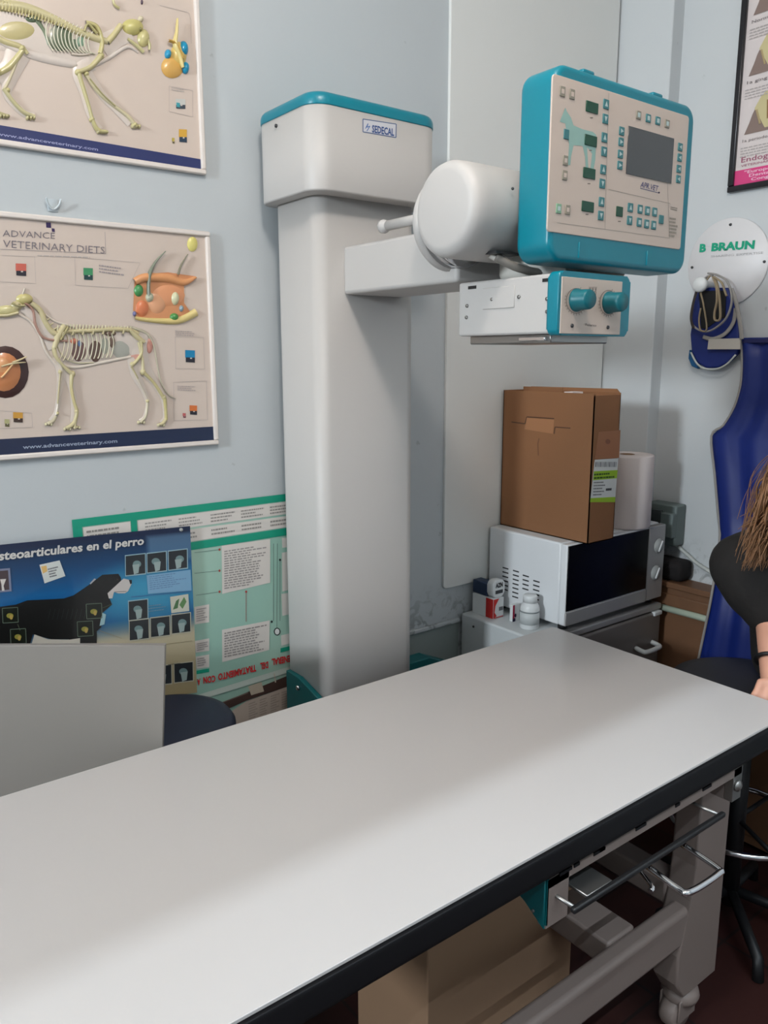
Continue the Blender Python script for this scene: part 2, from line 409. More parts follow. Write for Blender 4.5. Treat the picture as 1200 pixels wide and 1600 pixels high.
# thin painted board on the back wall
pts = []
for u, v in rrect(1.531, 2.236, .812, 2.88, .012, 4): pts.append((u, WY, v))
b = MB().prism(pts, (0, -.010, 0), M_PANEL, .002)
tag(b.build('wall_panel'), 'large thin pale blue-grey painted board fixed flat on the wall behind the machine', 'panel')

# lamps of the room (fixtures round their lights; the strip's side board is added)
M_LAMP = mat('lamp_diffuser', (255, 240, 225), .5, emit=2.2)
t = thing('ceiling_lamp', (.42, .30, ZC), 'square flat ceiling lamp over the table', 'lamp')
MB().box(.17, .67, .05, .55, 2.84, ZC, M_CHFR, .006).build('housing', t)
MB().box(.20, .64, .08, .52, 2.82, 2.84, M_LAMP).build('diffuser', t)
t = thing('strip_lamp', (.7, -.6, ZC), 'long fluorescent strip lamp on the ceiling with an added board cutting off its light', 'lamp')
ca, sa = math.cos(math.radians(-9)), math.sin(math.radians(-9))
Mr = Matrix.Translation((.7, -.62, 0))
MB().box(-1.22, 1.22, -.05, .05, 2.80, ZC, M_CHFR, M=Mr).build('housing', t)
M_TUBE = mat('lamp_tube', (235, 242, 255), .5, emit=4)
b = MB(); b.tube([Mr @ Vector((-1.2, 0, 2.775)), Mr @ Vector((1.2, 0, 2.775))], .010, M_TUBE); b.build('fluorescent_tube', t)
SHZ = 2.4965
MB().box(-2.6, 1.55, .195, .205, SHZ, ZC, M_CHFR, M=Mr).build('light_cutoff_board', t)  # added board out of view, cuts the strip light off across the table

# ================================================================== X-RAY MACHINE
xr = thing('xray_machine', (1.105, 1.59, 0), 'white floor-standing veterinary x-ray machine with teal trim and a tilted-forward control console', 'x-ray machine')
xr['label'] = 'white column x-ray machine with teal-rimmed head, tube arm and square control console'
def vprism(u0, u1, v0, v1, r, z0, z1, m, bev=0, n=8):
    return MB().prism([(u, v, z0) for u, v in rrect(u0, u1, v0, v1, r, n)], (0, 0, z1-z0), m, bev, smooth_side=True)
vprism(.966, 1.244, 1.50, 1.685, .030, 0.0, 1.95, M_WHITE).build('column', xr)
head = slab(rro(.932, 1.275, 1.455, 1.700, .045), 'z', 1.840, 2.008, .004, 0, M_WHITE, 3).build('head_cover', xr)
slab(rro(.930, 1.277, 1.453, 1.702, .047), 'z', 2.006, 2.034, .002, .018, M_TEAL, 5).build('head_cap', xr)
A = Art(lambda x, y: ony(x, y, 1.455), (0, -1, 0))
q = [(567, 186), (619, 194), (618.5, 215), (567, 206)]
A.poly(q, (200, 200, 205)); A.frame(q, 1.3, (60, 84, 130))
A.text('SEDECAL', (581, 206.6), (615.5, 212.3), (581, 195.5), (46, 76, 132), bold=.03)
A.path([(571, 201), (575, 193), (573, 199), (578, 197), (573, 205)], 1.2, (60, 100, 160))
A.build('badge', xr)
MB().lathe([(0, 0), (.004, 0), (.004, .003), (0, .003)], (.932, 1.60, 1.990), (-1, 0, 0), M_SCREW, 10).build('screw', xr)
# teal brackets at the column foot
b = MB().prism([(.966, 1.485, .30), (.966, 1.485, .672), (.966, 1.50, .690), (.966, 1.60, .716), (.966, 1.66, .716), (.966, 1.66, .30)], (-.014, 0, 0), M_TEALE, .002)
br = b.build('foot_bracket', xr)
for yy, zz in ((1.51, .665), (1.60, .69), (1.51, .45)):
    MB().lathe([(0, 0), (.007, 0), (.007, .004), (.004, .006), (0, .006)], (.952, yy, zz), (-1, 0, 0), M_CHROME, 12).build('bolt', br)
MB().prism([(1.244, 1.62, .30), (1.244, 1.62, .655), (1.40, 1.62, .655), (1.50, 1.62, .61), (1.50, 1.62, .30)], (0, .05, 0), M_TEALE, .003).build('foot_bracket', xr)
# support arm: box beam with a flared collar
b = MB(); b.box(1.035, 1.20, 1.13, 1.503, 1.636, 1.738, M_WHITE, .008, 3)
arm = b.build('support_arm', xr)
RC = (1.040, 1.10, 1.742)
MB().lathe([(.0, .11), (.045, .11), (.055, .085), (.080, .070), (.085, .062), (.085, .050), (.080, .047), (.04, .047)], RC, (0, 1, 0), M_WHITE, 48).build('collar', arm)
MB().lathe([(.0, .05), (.081, .05), (.081, .022), (0.078, .018), (0, .018)], RC, (0, 1, 0), M_CHROME, 48).build('bearing_ring', arm)
b = MB(); b.tube([(1.035, 1.16, 1.762), (1.035, 1.34, 1.762)], .010, M_WHITE, 14); b.lathe([(.010, 0), (.014, .012), (.013, .020), (0, .022)], (1.035, 1.34, 1.762), (0, 1, 0), M_WHITE, 14)
b.build('lock_lever', arm)
# tube housing
TC = (.93, 1.054, 1.744)
tb = MB().lathe([(0, 0), (.060, 0), (.068, .002), (.074, .007), (.078, .015), (.079, .03), (.079, .415), (.072, .425), (0, .425)], TC, (1, 0, 0), M_WHITE, 64).build('tube_housing', xr)
MB().lathe([(.0795, .155), (.0797, .155), (.0797, .1565), (.0795, .1565)], TC, (1, 0, 0), M_GREY, 64).build('seam', tb)
MB().lathe([(0, 0), (.0025, 0), (.0025, .002), (0, .002)], (1.012, .973, 1.772), (-.2, -1, .4), M_SCREW, 8).build('screw', tb)
# neck between tube and collimator
MB().lathe([(0, 0), (.055, 0), (.06, .012), (.06, .05), (0, .05)], (1.13, 1.03, 1.634), (0, 0, 1), M_ENAM2, 32).build('neck', xr)
# warning print on the tube belly
b = MB().box(1.00, 1.06, .995, 1.03, 1.672, 1.676, M_SCREW); b.build('rating_plate', tb)
# cables running under console
for k, (dy, dz, m) in enumerate(((0, 0, M_CABG), (.014, .006, M_ENAM2))):
    p = [(1.015, 1.01+dy, 1.668+dz), (1.05, .99+dy, 1.650+dz), (1.12, .985+dy, 1.645+dz), (1.22, .98+dy, 1.648+dz), (1.33, .985+dy, 1.655+dz), (1.36, 1.02+dy, 1.70)]
    MB().tube(spline(p, 6), .007, m, 10).build('cable', xr)
# control console
CX0, CX1, CZ0, CZ1, CY0, CY1 = 1.022, 1.412, 1.653, 1.950, .898, .974
b = slab(rro(CX0, CX1, CZ0, CZ1, .030), 'y', CY0, CY1, .010, .012, M_TEAL, 5)
con = b.build('control_console', xr)
for x0, x1 in ((1.095, 1.125), (1.285, 1.315)):
    MB().box(x0, x1, .903, .95, CZ1-.004, CZ1+.005, M_TEAL, .004, 3).build('top_rib', con); MB().box(x0, x0+.003, CY0-.002, CY0+.01, CZ0+.008, CZ0+.034, M_TEAL, .001, 1).build('lower_rib', con)
YF_ = .8965
cP = lambda x, y: ony(x, y, YF_)
pq = [(865, 112), (1077, 184), (1064, 390), (856.5, 362)]
pts = [cP(*p) for p in pq]
pa = [Vector((p.x, CY0+.001, p.z)) for p in pts]
# rounded-corner plate in (x,z)
xs = [p.x for p in pts]; zs = [p.z for p in pts]
PX0, PX1, PZ0, PZ1 = max(xs[0], xs[3])-.002, min(xs[1], xs[2]), (zs[2]+zs[3])/2, (zs[0]+zs[1])/2
b = MB().prism([(x, CY0+.002, z) for x, z in rrect(PX0, PX1, PZ0, PZ1, .006, 4)], (0, -.0035, 0), M_FACE, .0008, 1)
plate = b.build('face_plate', con)
A = Art(cP, (0, -1, 0))
LN = (160, 150, 140)
for p_, q_ in (((870, 348), (1046, 372)), ((951, 146), (945, 358)), ((951, 296), (1047, 318)), ((1040, 212), (1046, 372))): A.line(p_, q_, .7, LN)
# printed pale animal silhouette
z3 = lambda x, y: (840+x/10, 110+y/10)
dg = [(345, 800), (400, 660), (430, 580), (455, 640), (520, 740), (560, 860), (700, 920), (860, 960), (915, 1010), (900, 1400), (870, 1560), (820, 1560), (850, 1300), (770, 1200), (790, 1500), (800, 1580), (750, 1560), (740, 1350), (700, 1180), (560, 1170), (520, 1350), (510, 1480), (470, 1480), (490, 1150), (440, 900), (430, 830), (380, 815)]
A.poly([z3(*p) for p in dg], (142, 178, 170))
A.text('APR.VET', (1000, 292), (1027, 299), (1002, 283.5), (52, 62, 120), bold=.0); A.line((1000, 294), (1029, 301.5), .8, (52, 62, 120)); A.disc(1029.5, 301, 1.2, 1.5, (40, 30, 60))
for x, y in ((924, 184), (922.5, 235), (920, 287), (917, 335), (967.5, 346)): A.rect(x-2.2, y-.8, x+2.2, y+.8, (120, 108, 100))
A.lines_of_text((1048, 322), (1063, 325), (1047, 328), 2, (130, 122, 112), seed=3)
A.lines_of_text((1046, 338), (1060, 340), (1044.5, 370), 6, (150, 142, 130), .6, seed=4)
for p in ((877, 125), (890, 330), (955, 150), (1070, 200)): pass
A.build('printed_legend', con)
def key(cx, cz_, w_, h_, m, sym=None, name='button', sm=None):
    """a raised key centred at photo-measured point"""
    P = cP(cx, cz_); b = MB(); b.box(P.x-w_/2, P.x+w_/2, CY0-.0032, CY0-.001, P.z-h_/2, P.z+h_/2, m, .0008, 1)
    y = CY0-.0034; s = w_*.26
    if sym == 'u': tri = [(-s, -s), (s, -s), (0, s*1.2)]
    elif sym == 'd': tri = [(-s, s), (s, s), (0, -s*1.2)]
    elif sym == 'r': tri = [(-s, -s), (-s, s), (s*1.2, 0)]
    elif sym == 'l': tri = [(s, -s), (s, s), (-s*1.2, 0)]
    elif sym == 's': tri = [(-s, -s), (s, -s), (s, s), (-s, s)]
    else: tri = None
    if tri: b.prism([(P.x+a, y+.0006, P.z+c) for a, c in tri], (0, -.0006, 0), sm or M_KEYL)
    return b.build(name, con)
KW, KH = .0145, .0150
for y, up in ((163, 'u'), (186, 'd')): key(946.5 if up == 'u' else 945.5, y, KW, KH, M_KEY, up)
for x, y, k in ((944, 215, 'u'), (943.5, 237, 'd'), (942, 265, 'u'), (940.7, 287, 'd'), (939.5, 315.5, 'u'), (938.3, 337, 'd')): key(x, y, KW, KH, M_KEY, k)
for x, y in ((971, 205), (970, 222), (969, 241), (968.2, 258.5)): key(x, y, KW*.95, KH*.9, M_KEY, 'r')
for x, y in ((1062.5, 230), (1061.5, 246.5), (1060.3, 264), (1059.5, 280)): key(x, y, KW*.95, KH*.9, M_KEY, 'l')
for x, y, m in ((997.3, 180, M_KEYG), (1012.5, 185, M_KEY), (1027.5, 189, M_KEY), (1042, 193.5, M_KEYG)): key(x, y, KW*.95, KH*.9, m, 's')
for x, y, k in ((984.5, 324.5, 'u'), (983.3, 344.5, 'd')): key(x, y, KW, KH, M_KEY, k)
for x, y, k in ((999.7, 327, 's'), (1011.2, 329.5, 's'), (1022.5, 331.5, 's'), (998.4, 347.5, 's'), (1010, 350, 's'), (1021, 352, 's'), (1032.7, 343, None)): key(x, y, KW*.95, KH, M_KEY, k)
for x, y, m in ((878.5, 143, M_KEYG), (893.5, 147.5, M_KEYG), (884.5, 210, M_KEY), (883, 251, M_KEYG), (882, 274, M_KEYG), (872.5, 326, M_KEYGR), (886.5, 328, M_KEYG)):
    key(x, y, .0125, .0150, m, 's' if m is not M_KEY else None, sm=M_FACE if m is M_KEYG else None)
for x, y in ((924.7, 168), (922.7, 220), (920.3, 271), (918, 323)): key(x, y, .031, .0165, M_LCDG, name='digit_display')
key(967.5, 330.7, .018, .0165, M_LCDG, name='digit_display')
# screen: measured corners
c4 = [cP(981, 197), cP(1053, 216), cP(1048, 287), cP(978, 272)]
SX0, SX1 = (c4[0].x+c4[3].x)/2, (c4[1].x+c4[2].x)/2; SZ1, SZ0 = (c4[0].z+c4[1].z)/2, (c4[2].z+c4[3].z)/2
M_SCR = mat('dark_screen', (62, 64, 66), .12, coat=.5)
b = MB(); b.box(SX0, SX1, CY0-.003, CY0-.0015, SZ0, SZ1, M_SCR, .0006, 1); b.build('screen', con)

# collimator
LX0, LX1, LY0, LY1, LZ0, LZ1 = 1.038, 1.222, .889, 1.128, 1.537, 1.634
col_ = MB().box(LX0, LX1, LY0+.012, LY1, LZ0, LZ1, M_WHITE, .004).build('collimator', xr)
b = MB().prism([(x, LY0-.004, z) for x, z in rrect(LX0-.003, LX1+.003, LZ0-.003, LZ1+.003, .010, 5)], (0, .024, 0), M_TEAL, .004, 3, smooth_side=True); b.build('front_bezel', col_)
lP = lambda x, y: ony(x, y, LY0-.006)
q = [(879, 432.5), (973, 439.5), (968.5, 523.5), (875.5, 520.5)]; pts = [lP(*p) for p in q]
X0, X1, Z0, Z1 = (pts[0].x+pts[3].x)/2, (pts[1].x+pts[2].x)/2, (pts[2].z+pts[3].z)/2, (pts[0].z+pts[1].z)/2
MB().box(X0, X1, LY0-.006, LY0-.003, Z0, Z1, M_FACE, .0006, 1).build('face_plate', col_)
A = Art(lP, (0, -1, 0))
for cx, cy, rx in ((900, 470, 16), (950, 473, 13.5)):
    for a in range(-200, 80, 14):
        t_ = math.radians(a); A.line((cx+rx*math.cos(t_), cy-20*math.sin(t_)*1.0), (cx+(rx+2.4)*math.cos(t_), cy-23*math.sin(t_)), .7, (120, 110, 100))
    pts = [(cx+rx*.97*math.cos(math.radians(a)), cy-19.5*math.sin(math.radians(a))) for a in range(60, 330, 15)]; A.path(pts, .7, (110, 84, 74))
for x in (921.5, 926, 930.5): A.path([(x-1.2, 448), (x, 455), (x+1.2, 448)], .6, (80, 72, 70))
A.frame([(921, 455), (931, 456), (930, 466), (920.5, 465)], .6, (110, 100, 95))
A.text('Polarex', (914, 509), (931.5, 510.5), (914, 505), (90, 84, 78), bold=0)
A.build('printed_legend', col_)
for cx, cy in ((900.5, 469), (951.5, 473)):
    P = lP(cx, cy); MB().lathe([(.019, 0), (.019, .003), (.0168, .006), (.0162, .026), (.014, .030), (0, .030)], (P.x, LY0-.006, P.z), (0, -1, 0), M_TEALD, 28).build('knob', col_)
for cx, cy in ((893.5, 509), (949.5, 511.5)):
    P = lP(cx, cy); MB().lathe([(.0035, 0), (.003, .002), (0, .002)], (P.x, LY0-.006, P.z), (0, -1, 0), M_SCREW, 10).build('screw', col_)
for x, y in ((769, 468), (811, 464), (730, 478), (729, 496), (855, 467), (855, 487)):
    P = onx(x, y, LX0); MB().lathe([(.0036, 0), (.003, .002), (0, .002)], P, (-1, 0, 0), M_STEEL, 12).build('screw', col_)
for y in (1.094, .915): MB().box(LX0-.001, LX0+.003, y-.013, y+.008, 1.621, 1.6265, M_BLACK).build('slot', col_)
b = MB(); b.box(LX0-.0018, LX0+.002, .985, 1.063, 1.583, 1.620, M_WHITE, .001, 1); b.build('side_cover', col_)
b = MB(); b.box(LX0+.02, LX1-.01, .918, 1.117, 1.522, LZ0+.001, M_STEEL, .002, 1); b.build('accessory_rail', col_)
MB().box(LX0+.012, LX0+.024, .925, .985, 1.526, 1.533, M_CHROME, .001, 1).build('latch', col_)

# ================================================================== TABLE
T = .76; TX0, TX1, TY0, TY1 = .04, 1.648, .715, 1.384
tb_ = thing('examination_table', (.85, 1.05, 0), 'long white laminate x-ray table with thick black edge and wheeled cream legs', 'table')
MB().prism([(x, y, T-.006) for x, y in rrect(TX0, TX1, TY0, TY1, .012, 4)], (0, 0, .006), M_TABLE, .001, 1).build('tabletop', tb_)
MB().prism([(x, y, T-.052) for x, y in rrect(TX0-.002, TX1+.002, TY0-.004, TY1+.002, .014, 5)], (0, 0, .045), M_TBEDGE, .008, 3, smooth_side=True).build('edge_band', tb_)
MB().box(.3, 1.5, TY0+.02, TY0+.05, .694, .709, M_TBEDGE).build('under_rail', tb_)
# image-receptor carriage under the top
b = MB()
b.box(.872, 1.455, .722, .740, .676, .694, M_LEGM, .001, 1); b.box(.872, .925, .722, .74, .606, .694, M_LEGM, .001, 1); b.box(1.425, 1.458, .722, .74, .622, .694, M_STEEL, .001, 1)
b.box(.905, .925, .74, 1.30, .606, .690, M_LEGM); b.box(1.425, 1.45, .74, 1.30, .622, .690, M_LEGM); b.box(.905, 1.45, 1.285, 1.30, .606, .69, M_LEGM)
car = b.build('cassette_carriage', tb_)
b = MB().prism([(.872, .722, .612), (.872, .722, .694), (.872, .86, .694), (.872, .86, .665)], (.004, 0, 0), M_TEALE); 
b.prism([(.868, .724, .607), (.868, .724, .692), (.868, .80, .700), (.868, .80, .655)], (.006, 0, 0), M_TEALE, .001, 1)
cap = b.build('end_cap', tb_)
for yy, zz in ((.742, .68), (.745, .628)): MB().lathe([(.003, 0), (.0025, .002), (0, .002)], (.868, yy, zz), (-1, 0, 0), M_STEEL, 10).build('screw', cap)
for k, x in enumerate((.90, .935, .985, 1.0, 1.10, 1.22, 1.31)):
    MB().box(x, x+(.014 if k % 2 else .03), .7205, .724, .689, .6945, M_TBEDGE).build('notch_clip', car)
MB().lathe([(.012, 0), (.012, .004), (.006, .008), (0, .008)], (1.44, .722, .655), (0, -1, 0), M_STEEL, 16).build('lock_bolt', car)
tr = MB().box(.925, 1.425, .76, 1.27, .652, .660, M_SCREW).build('cassette_tray', tb_)
MB().box(.885, 1.32, .677, .687, .653, .663, M_BLACK, .003, 2).build('tray_bar', tr)
MB().tube([(.895, .683, .657), (.895, .77, .655)], .0035, M_STEEL).build('tray_arm', tr); MB().tube([(1.31, .683, .657), (1.31, .77, .655)], .0035, M_STEEL).build('tray_arm', tr)
MB().box(.945, 1.01, .70, .80, .640, .646, M_STEEL, .001, 1).build('clamp_plate', tr)
MB().tube(spline([(1.11, .70, .628), (1.11, .64, .62), (1.118, .623, .62), (1.20, .620, .62), (1.213, .63, .62), (1.215, .70, .628)], 5), .0058, M_CHROME, 12).build('handle', tr)
MB().tube(spline([(1.085, .70, .632), (1.07, .665, .628), (1.06, .66, .626)], 5), .0045, M_CHROME, 10).build('latch', tr)
# legs: upright plates, foot bars, casters
def leg(x0, x1, y0, y1, name='leg'):
    pts = [(x0, y0, .70), (x1, y0, .70), (x1, y0, .10), (x0-.012, y0, .10), (x0-.045, y0, .15), (x0-.045, y0, .22), (x0-.010, y0, .34), (x0, y0, .42)]
    return MB().prism(pts, (0, y1-y0, 0), M_LEGM, .005, 2).build(name, tb_)
leg(1.455, 1.575, .80, .86)
leg(1.455, 1.575, 1.24, 1.30)
def leg2(y0, y1):
    x0, x1 = .12, .24
    pts = [(x1, y0, .70), (x0, y0, .70), (x0, y0, .10), (x1+.05, y0, .10), (x1+.05, y0, .22), (x1+.015, y0, .30), (x1, y0, .42)]
    return MB().prism(pts, (0, y1-y0, 0), M_LEGM, .005, 2).build('leg', tb_)
leg2(.80, .86); leg2(1.24, 1.30)
b = MB(); b.box(.24, 1.46, .802, .845, .235, .325, M_LEGM, .012, 3); b.build('foot_bar', tb_)
b = MB(); b.box(1.44, 1.50, .86, 1.24, .30, .36, M_LEGM, .006, 2); b.build('cross_bar', tb_)
b = MB(); b.box(.20, .26, .86, 1.24, .30, .36, M_LEGM, .006, 2); b.build('cross_bar', tb_)
b = MB(); b.box(1.21, 1.30, .84, 1.25, .27, .33, M_LEGM, .006, 2); b.build('cross_bar', tb_)
def caster(cx, cy):
    b = MB(); b.lathe([(.0, -.020), (.034, -.020), (.039, -.012), (.039, .012), (.034, .020), (0, .020)], (cx-.02, cy, .039), (0, 1, 0), M_LEGM, 28)
    w_ = b.build('caster', tb_)
    b = MB(); b.lathe([(.02, 0), (.038, .004), (.042, .016), (.038, .030), (.02, .036)], (cx-.004, cy, .064), (0, 0, 1), M_LEGM, 24)
    b.box(cx-.045, cx+.02, cy-.026, cy-.021, .03, .085, M_LEGM, .002, 1); b.box(cx-.045, cx+.02, cy+.021, cy+.026, .03, .085, M_LEGM, .002, 1)
    b.build('fork', w_)
for cx, cy in ((1.485, .83), (1.485, 1.27), (.17, .83), (.17, 1.27)): caster(cx, cy)

# cardboard box under the table
bx = thing('carton', (1.08, 1.2, 0), 'large tan cardboard carton standing on the floor under the table', 'box')
b = MB().box(.862, 1.295, .995, 1.23, .0, .50, M_TAN, .003, 1); b.build('body', bx)
b = MB(); b.box(.866, 1.291, .998, 1.112, .501, .504, M_TAN); b.build('flap', bx)
b = MB(); b.box(.866, 1.291, 1.115, 1.227, .501, .504, M_TAN); b.build('flap', bx)

# ================================================================== WALL CHARTS
def chart(name, x0, x1, z0, z1, label):
    t = thing(name, ((x0+x1)/2, WY, z0), label, 'wall chart')
    b = MB(); F = .011
    for q in ((x0, x1, z0, z0+F), (x0, x1, z1-F, z1), (x0, x0+F, z0+F, z1-F), (x1-F, x1, z0+F, z1-F)): b.box(q[0], q[1], WY-.013, WY-.001, q[2], q[3], M_CHFR, .003, 2)
    b.build('frame', t)
    mb = grid_sheet([(x0+F-.002, WY-.006, z1-F+.002), (x1-F+.002, WY-.006, z1-F+.002), (x1-F+.002, WY-.006, z0+F-.002), (x0+F-.002, WY-.006, z0+F-.002)], 8, 6, lambda u, v: (206, 190, 178), PRINTG, .003, (0, -1, 0))
    mb.build('chart_sheet', t); return t
BONE = (192, 180, 132); BONED = (164, 152, 104); GHOST = (200, 190, 176); PALE = (214, 202, 192)
PY = WY-.0065
# --- lower chart: dog
dc = chart('anatomy_chart', .10, .817, 1.298, 1.775, 'white-framed relief wall chart of a standing dog skeleton, the lower of two')
Z = 3.4286
dm = lambda x, y: ony(x/Z, 310+y/Z, PY)
A = Art(dm, (0, -1, 0), PRINTG)
xl = -700
A.poly([(xl, 1330), (0, 1290), (1143, 1222), (1146, 1298), (0, 1382), (xl, 1432)], (22, 34, 66))
A.text('www.advanceveterinary.com', (122, 1342), (628, 1308), (121, 1322), (150, 160, 180), bold=.02)
GR = (120, 112, 118)
A.text('ADVANCE', (14, 203), (294, 217), (14, 168), GR, bold=-.005)
A.text('VETERINARY DIETS', (16, 262), (560, 296), (16, 222), GR, bold=-.005)
A.poly([(246, 128), (272, 130), (274, 158), (248, 156)], (50, 30, 80)); A.poly([(276, 160), (292, 162), (294, 180), (278, 178)], (60, 40, 84))
LB = (176, 164, 160)
A.path([(562, 180), (566, 296), (0, 272)], 2, (140, 130, 132))
def pack(A, x, y, w_, h_, c, dark=(34, 30, 40)):
    A.poly([(x, y), (x+w_, y+w_*.05), (x+w_, y+h_*.62), (x, y+h_*.6)], c); A.poly([(x+3, y+h_*.58), (x+w_, y+h_*.6), (x+w_, y+h_), (x+3, y+h_*.95)], dark)
    A.poly([(x+w_*.5, y+h_*.6), (x+w_*.7, y+h_*.6), (x+w_*.7, y+h_*.7), (x+w_*.5, y+h_*.7)], (200, 190, 180))
for q in ([(-120, 300), (185, 312), (192, 456), (-120, 440)], [(400, 315), (748, 345), (748, 350), (686, 482), (404, 466)], [(938, 740), (1090, 745), (1096, 914), (942, 912)], [(930, 985), (1105, 978), (1112, 1186), (932, 1190)], [(-100, 1130), (170, 1150), (174, 1226), (-100, 1236)]):
    A.frame(q, 1.8, LB)
pack(A, 84, 348, 56, 68, (196, 98, 82)); pack(A, 447, 372, 50, 66, (62, 140, 92), (24, 60, 60)); pack(A, 992, 812, 52, 68, (10, 124, 170)); pack(A, 1015, 1108, 40, 52, (206, 110, 50)); pack(A, 978, 1150, 17, 26, (180, 90, 90), (110, 50, 60)); pack(A, 70, 1145, 52, 56, (196, 144, 54), (60, 40, 30)); pack(A, 24, 1182, 26, 42, (170, 166, 120), (90, 84, 50))
A.lines_of_text((530, 350), (690, 372), (530, 400), 3, (160, 150, 150), seed=7); A.lines_of_text((936, 705), (1070, 712), (938, 735), 3, (170, 158, 155), seed=8); A.lines_of_text((950, 1000), (1070, 1005), (950, 1030), 3, (170, 158, 155), seed=9); A.lines_of_text((200, 300), (540, 312), (200, 312), 1, (180, 170, 165), seed=10)
A.build('printed_layout', dc)
A = Art(dm, (0, -1, 0), PRINTG); U = .00038
# pale flesh outline, low under the bones
for P_, W_ in (([(100, 560), (190, 640), (260, 720), (300, 800)], [50, 60, 90, 90]), ([(300, 790), (420, 800), (560, 790), (700, 770), (790, 770)], [150, 170, 160, 130, 110]),
               ([(290, 850), (350, 930), (385, 1020), (398, 1120), (395, 1200)], [60, 50, 34, 34, 40]), ([(300, 850), (325, 940), (315, 1060), (300, 1150), (270, 1195)], [50, 44, 28, 26, 30]),
               ([(740, 800), (770, 900), (830, 990), (875, 1070), (885, 1170), (865, 1205)], [110, 80, 46, 38, 28, 34]), ([(710, 850), (725, 940), (765, 1020), (790, 1100), (775, 1170), (750, 1195)], [70, 56, 36, 28, 24, 28])):
    A.relief(P_, [k*U for k in W_], (204, 192, 182), .0014)
A.fat = 1.15; A.mixc = .28
# ghost body outline relief
A.relief([(100, 620), (165, 660), (215, 740), (245, 820), (300, 890)], 12*U, PALE, .002); A.relief([(240, 620), (300, 660), (400, 690)], 10*U, PALE, .002)
A.relief([(300, 880), (400, 905), (520, 885), (640, 860), (700, 850)], 14*U, PALE, .002)
A.relief([(690, 690), (780, 720), (820, 780), (840, 880), (860, 980), (900, 1050), (940, 1072)], [16*U, 14*U, 10*U, 8*U, 7*U, 5*U, 3*U], (176, 170, 150), .003)
# ribcage organs
A.blob(420, 815, 48, 62, (92, 62, 62), .003); A.blob(510, 815, 42, 62, (80, 58, 50), .003); A.blob(560, 790, 30, 60, (150, 156, 146), .002); A.blob(640, 800, 70, 55, (158, 160, 152), .002)
A.blob(600, 770, 18, 36, (88, 66, 56), .004); A.blob(590, 725, 34, 16, (96, 74, 60), .004); A.blob(395, 765, 24, 18, (184, 96, 72), .004); A.blob(425, 780, 14, 22, (60, 90, 140), .004); A.blob(800, 790, 18, 40, (196, 130, 116), .003); A.blob(740, 850, 40, 22, (196, 140, 128), .002)
# ribs
for k in range(13):
    x = 318+k*22; A.relief([(x+12, 722), (x+24, 770), (x+16, 830), (x-6+min(k, 6)*2, 872-k*1.5)], 5*U, (206, 202, 176) if k > 3 else (200, 190, 160), .0045)
A.relief([(300, 770), (330, 840), (400, 880), (500, 880)], 6*U, (190, 184, 150), .003)
# spine
A.relief([(165, 560), (215, 600), (240, 660), (280, 715), (320, 730)], [26*U, 26*U, 26*U, 30*U, 26*U], BONE, .006)
A.relief([(300, 715), (400, 712), (500, 708), (600, 702), (690, 705), (740, 725)], [22*U]*6, BONE, .006)
for k in range(24):
    x = 305+k*17; A.relief([(x, 708-k*.3), (x+4, 672+ (6 if k < 3 else 0)+k*.6)], [8*U, 5*U], (206, 200, 160), .004, sm=False)
for k in range(6):
    x = 182+k*20; A.relief([(x, 585+k*24), (x+22, 572+k*24)], [9*U, 4*U], BONE, .004, sm=False)
A.relief([(130, 560), (175, 600), (190, 680), (240, 750), (360, 765)], 13*U, (150, 104, 92), .005)
# skull
A.blob(130, 540, 46, 30, (188, 178, 112), .008); A.blob(40, 600, 62, 28, (196, 186, 130), .006); A.blob(-30, 600, 50, 20, (196, 186, 130), .005); A.blob(90, 575, 34, 26, BONE, .007)
A.relief([(60, 560), (90, 575), (130, 575)], 12*U, (150, 142, 90), .009); A.relief([(-60, 625), (30, 628), (95, 612)], 14*U, BONE, .006)
A.relief([(120, 515), (132, 482)], 8*U, GHOST, .003, sm=False); A.blob(100, 570, 10, 9, (120, 110, 70), .0095)
# forelegs
A.relief([(345, 680), (310, 740), (290, 800)], [24*U, 34*U, 20*U], BONE, .008); A.relief([(360, 690), (320, 760)], [12*U, 8*U], (160, 150, 96), .009, sm=False)
A.relief([(288, 800), (300, 850), (340, 900), (385, 940)], [22*U, 18*U, 16*U, 22*U], BONE, .007)
A.relief([(385, 935), (380, 1010), (395, 1090), (410, 1140), (400, 1190)], [22*U, 15*U, 14*U, 18*U, 16*U], (184, 174, 116), .007)
A.relief([(405, 1185), (385, 1215), (350, 1232)], [20*U, 22*U, 14*U], BONE, .006); A.relief([(400, 1195), (400, 1230)], [14*U, 12*U], BONE, .006, sm=False)
A.relief([(290, 830), (330, 920), (320, 1010), (310, 1100), (300, 1160)], [14*U, 16*U, 11*U, 11*U, 14*U], GHOST, .004); A.relief([(300, 1165), (280, 1195), (248, 1208)], [16*U, 20*U, 12*U], (190, 180, 150), .004)
A.relief([(320, 930), (312, 1020), (306, 1100)], 6*U, BONED, .006)
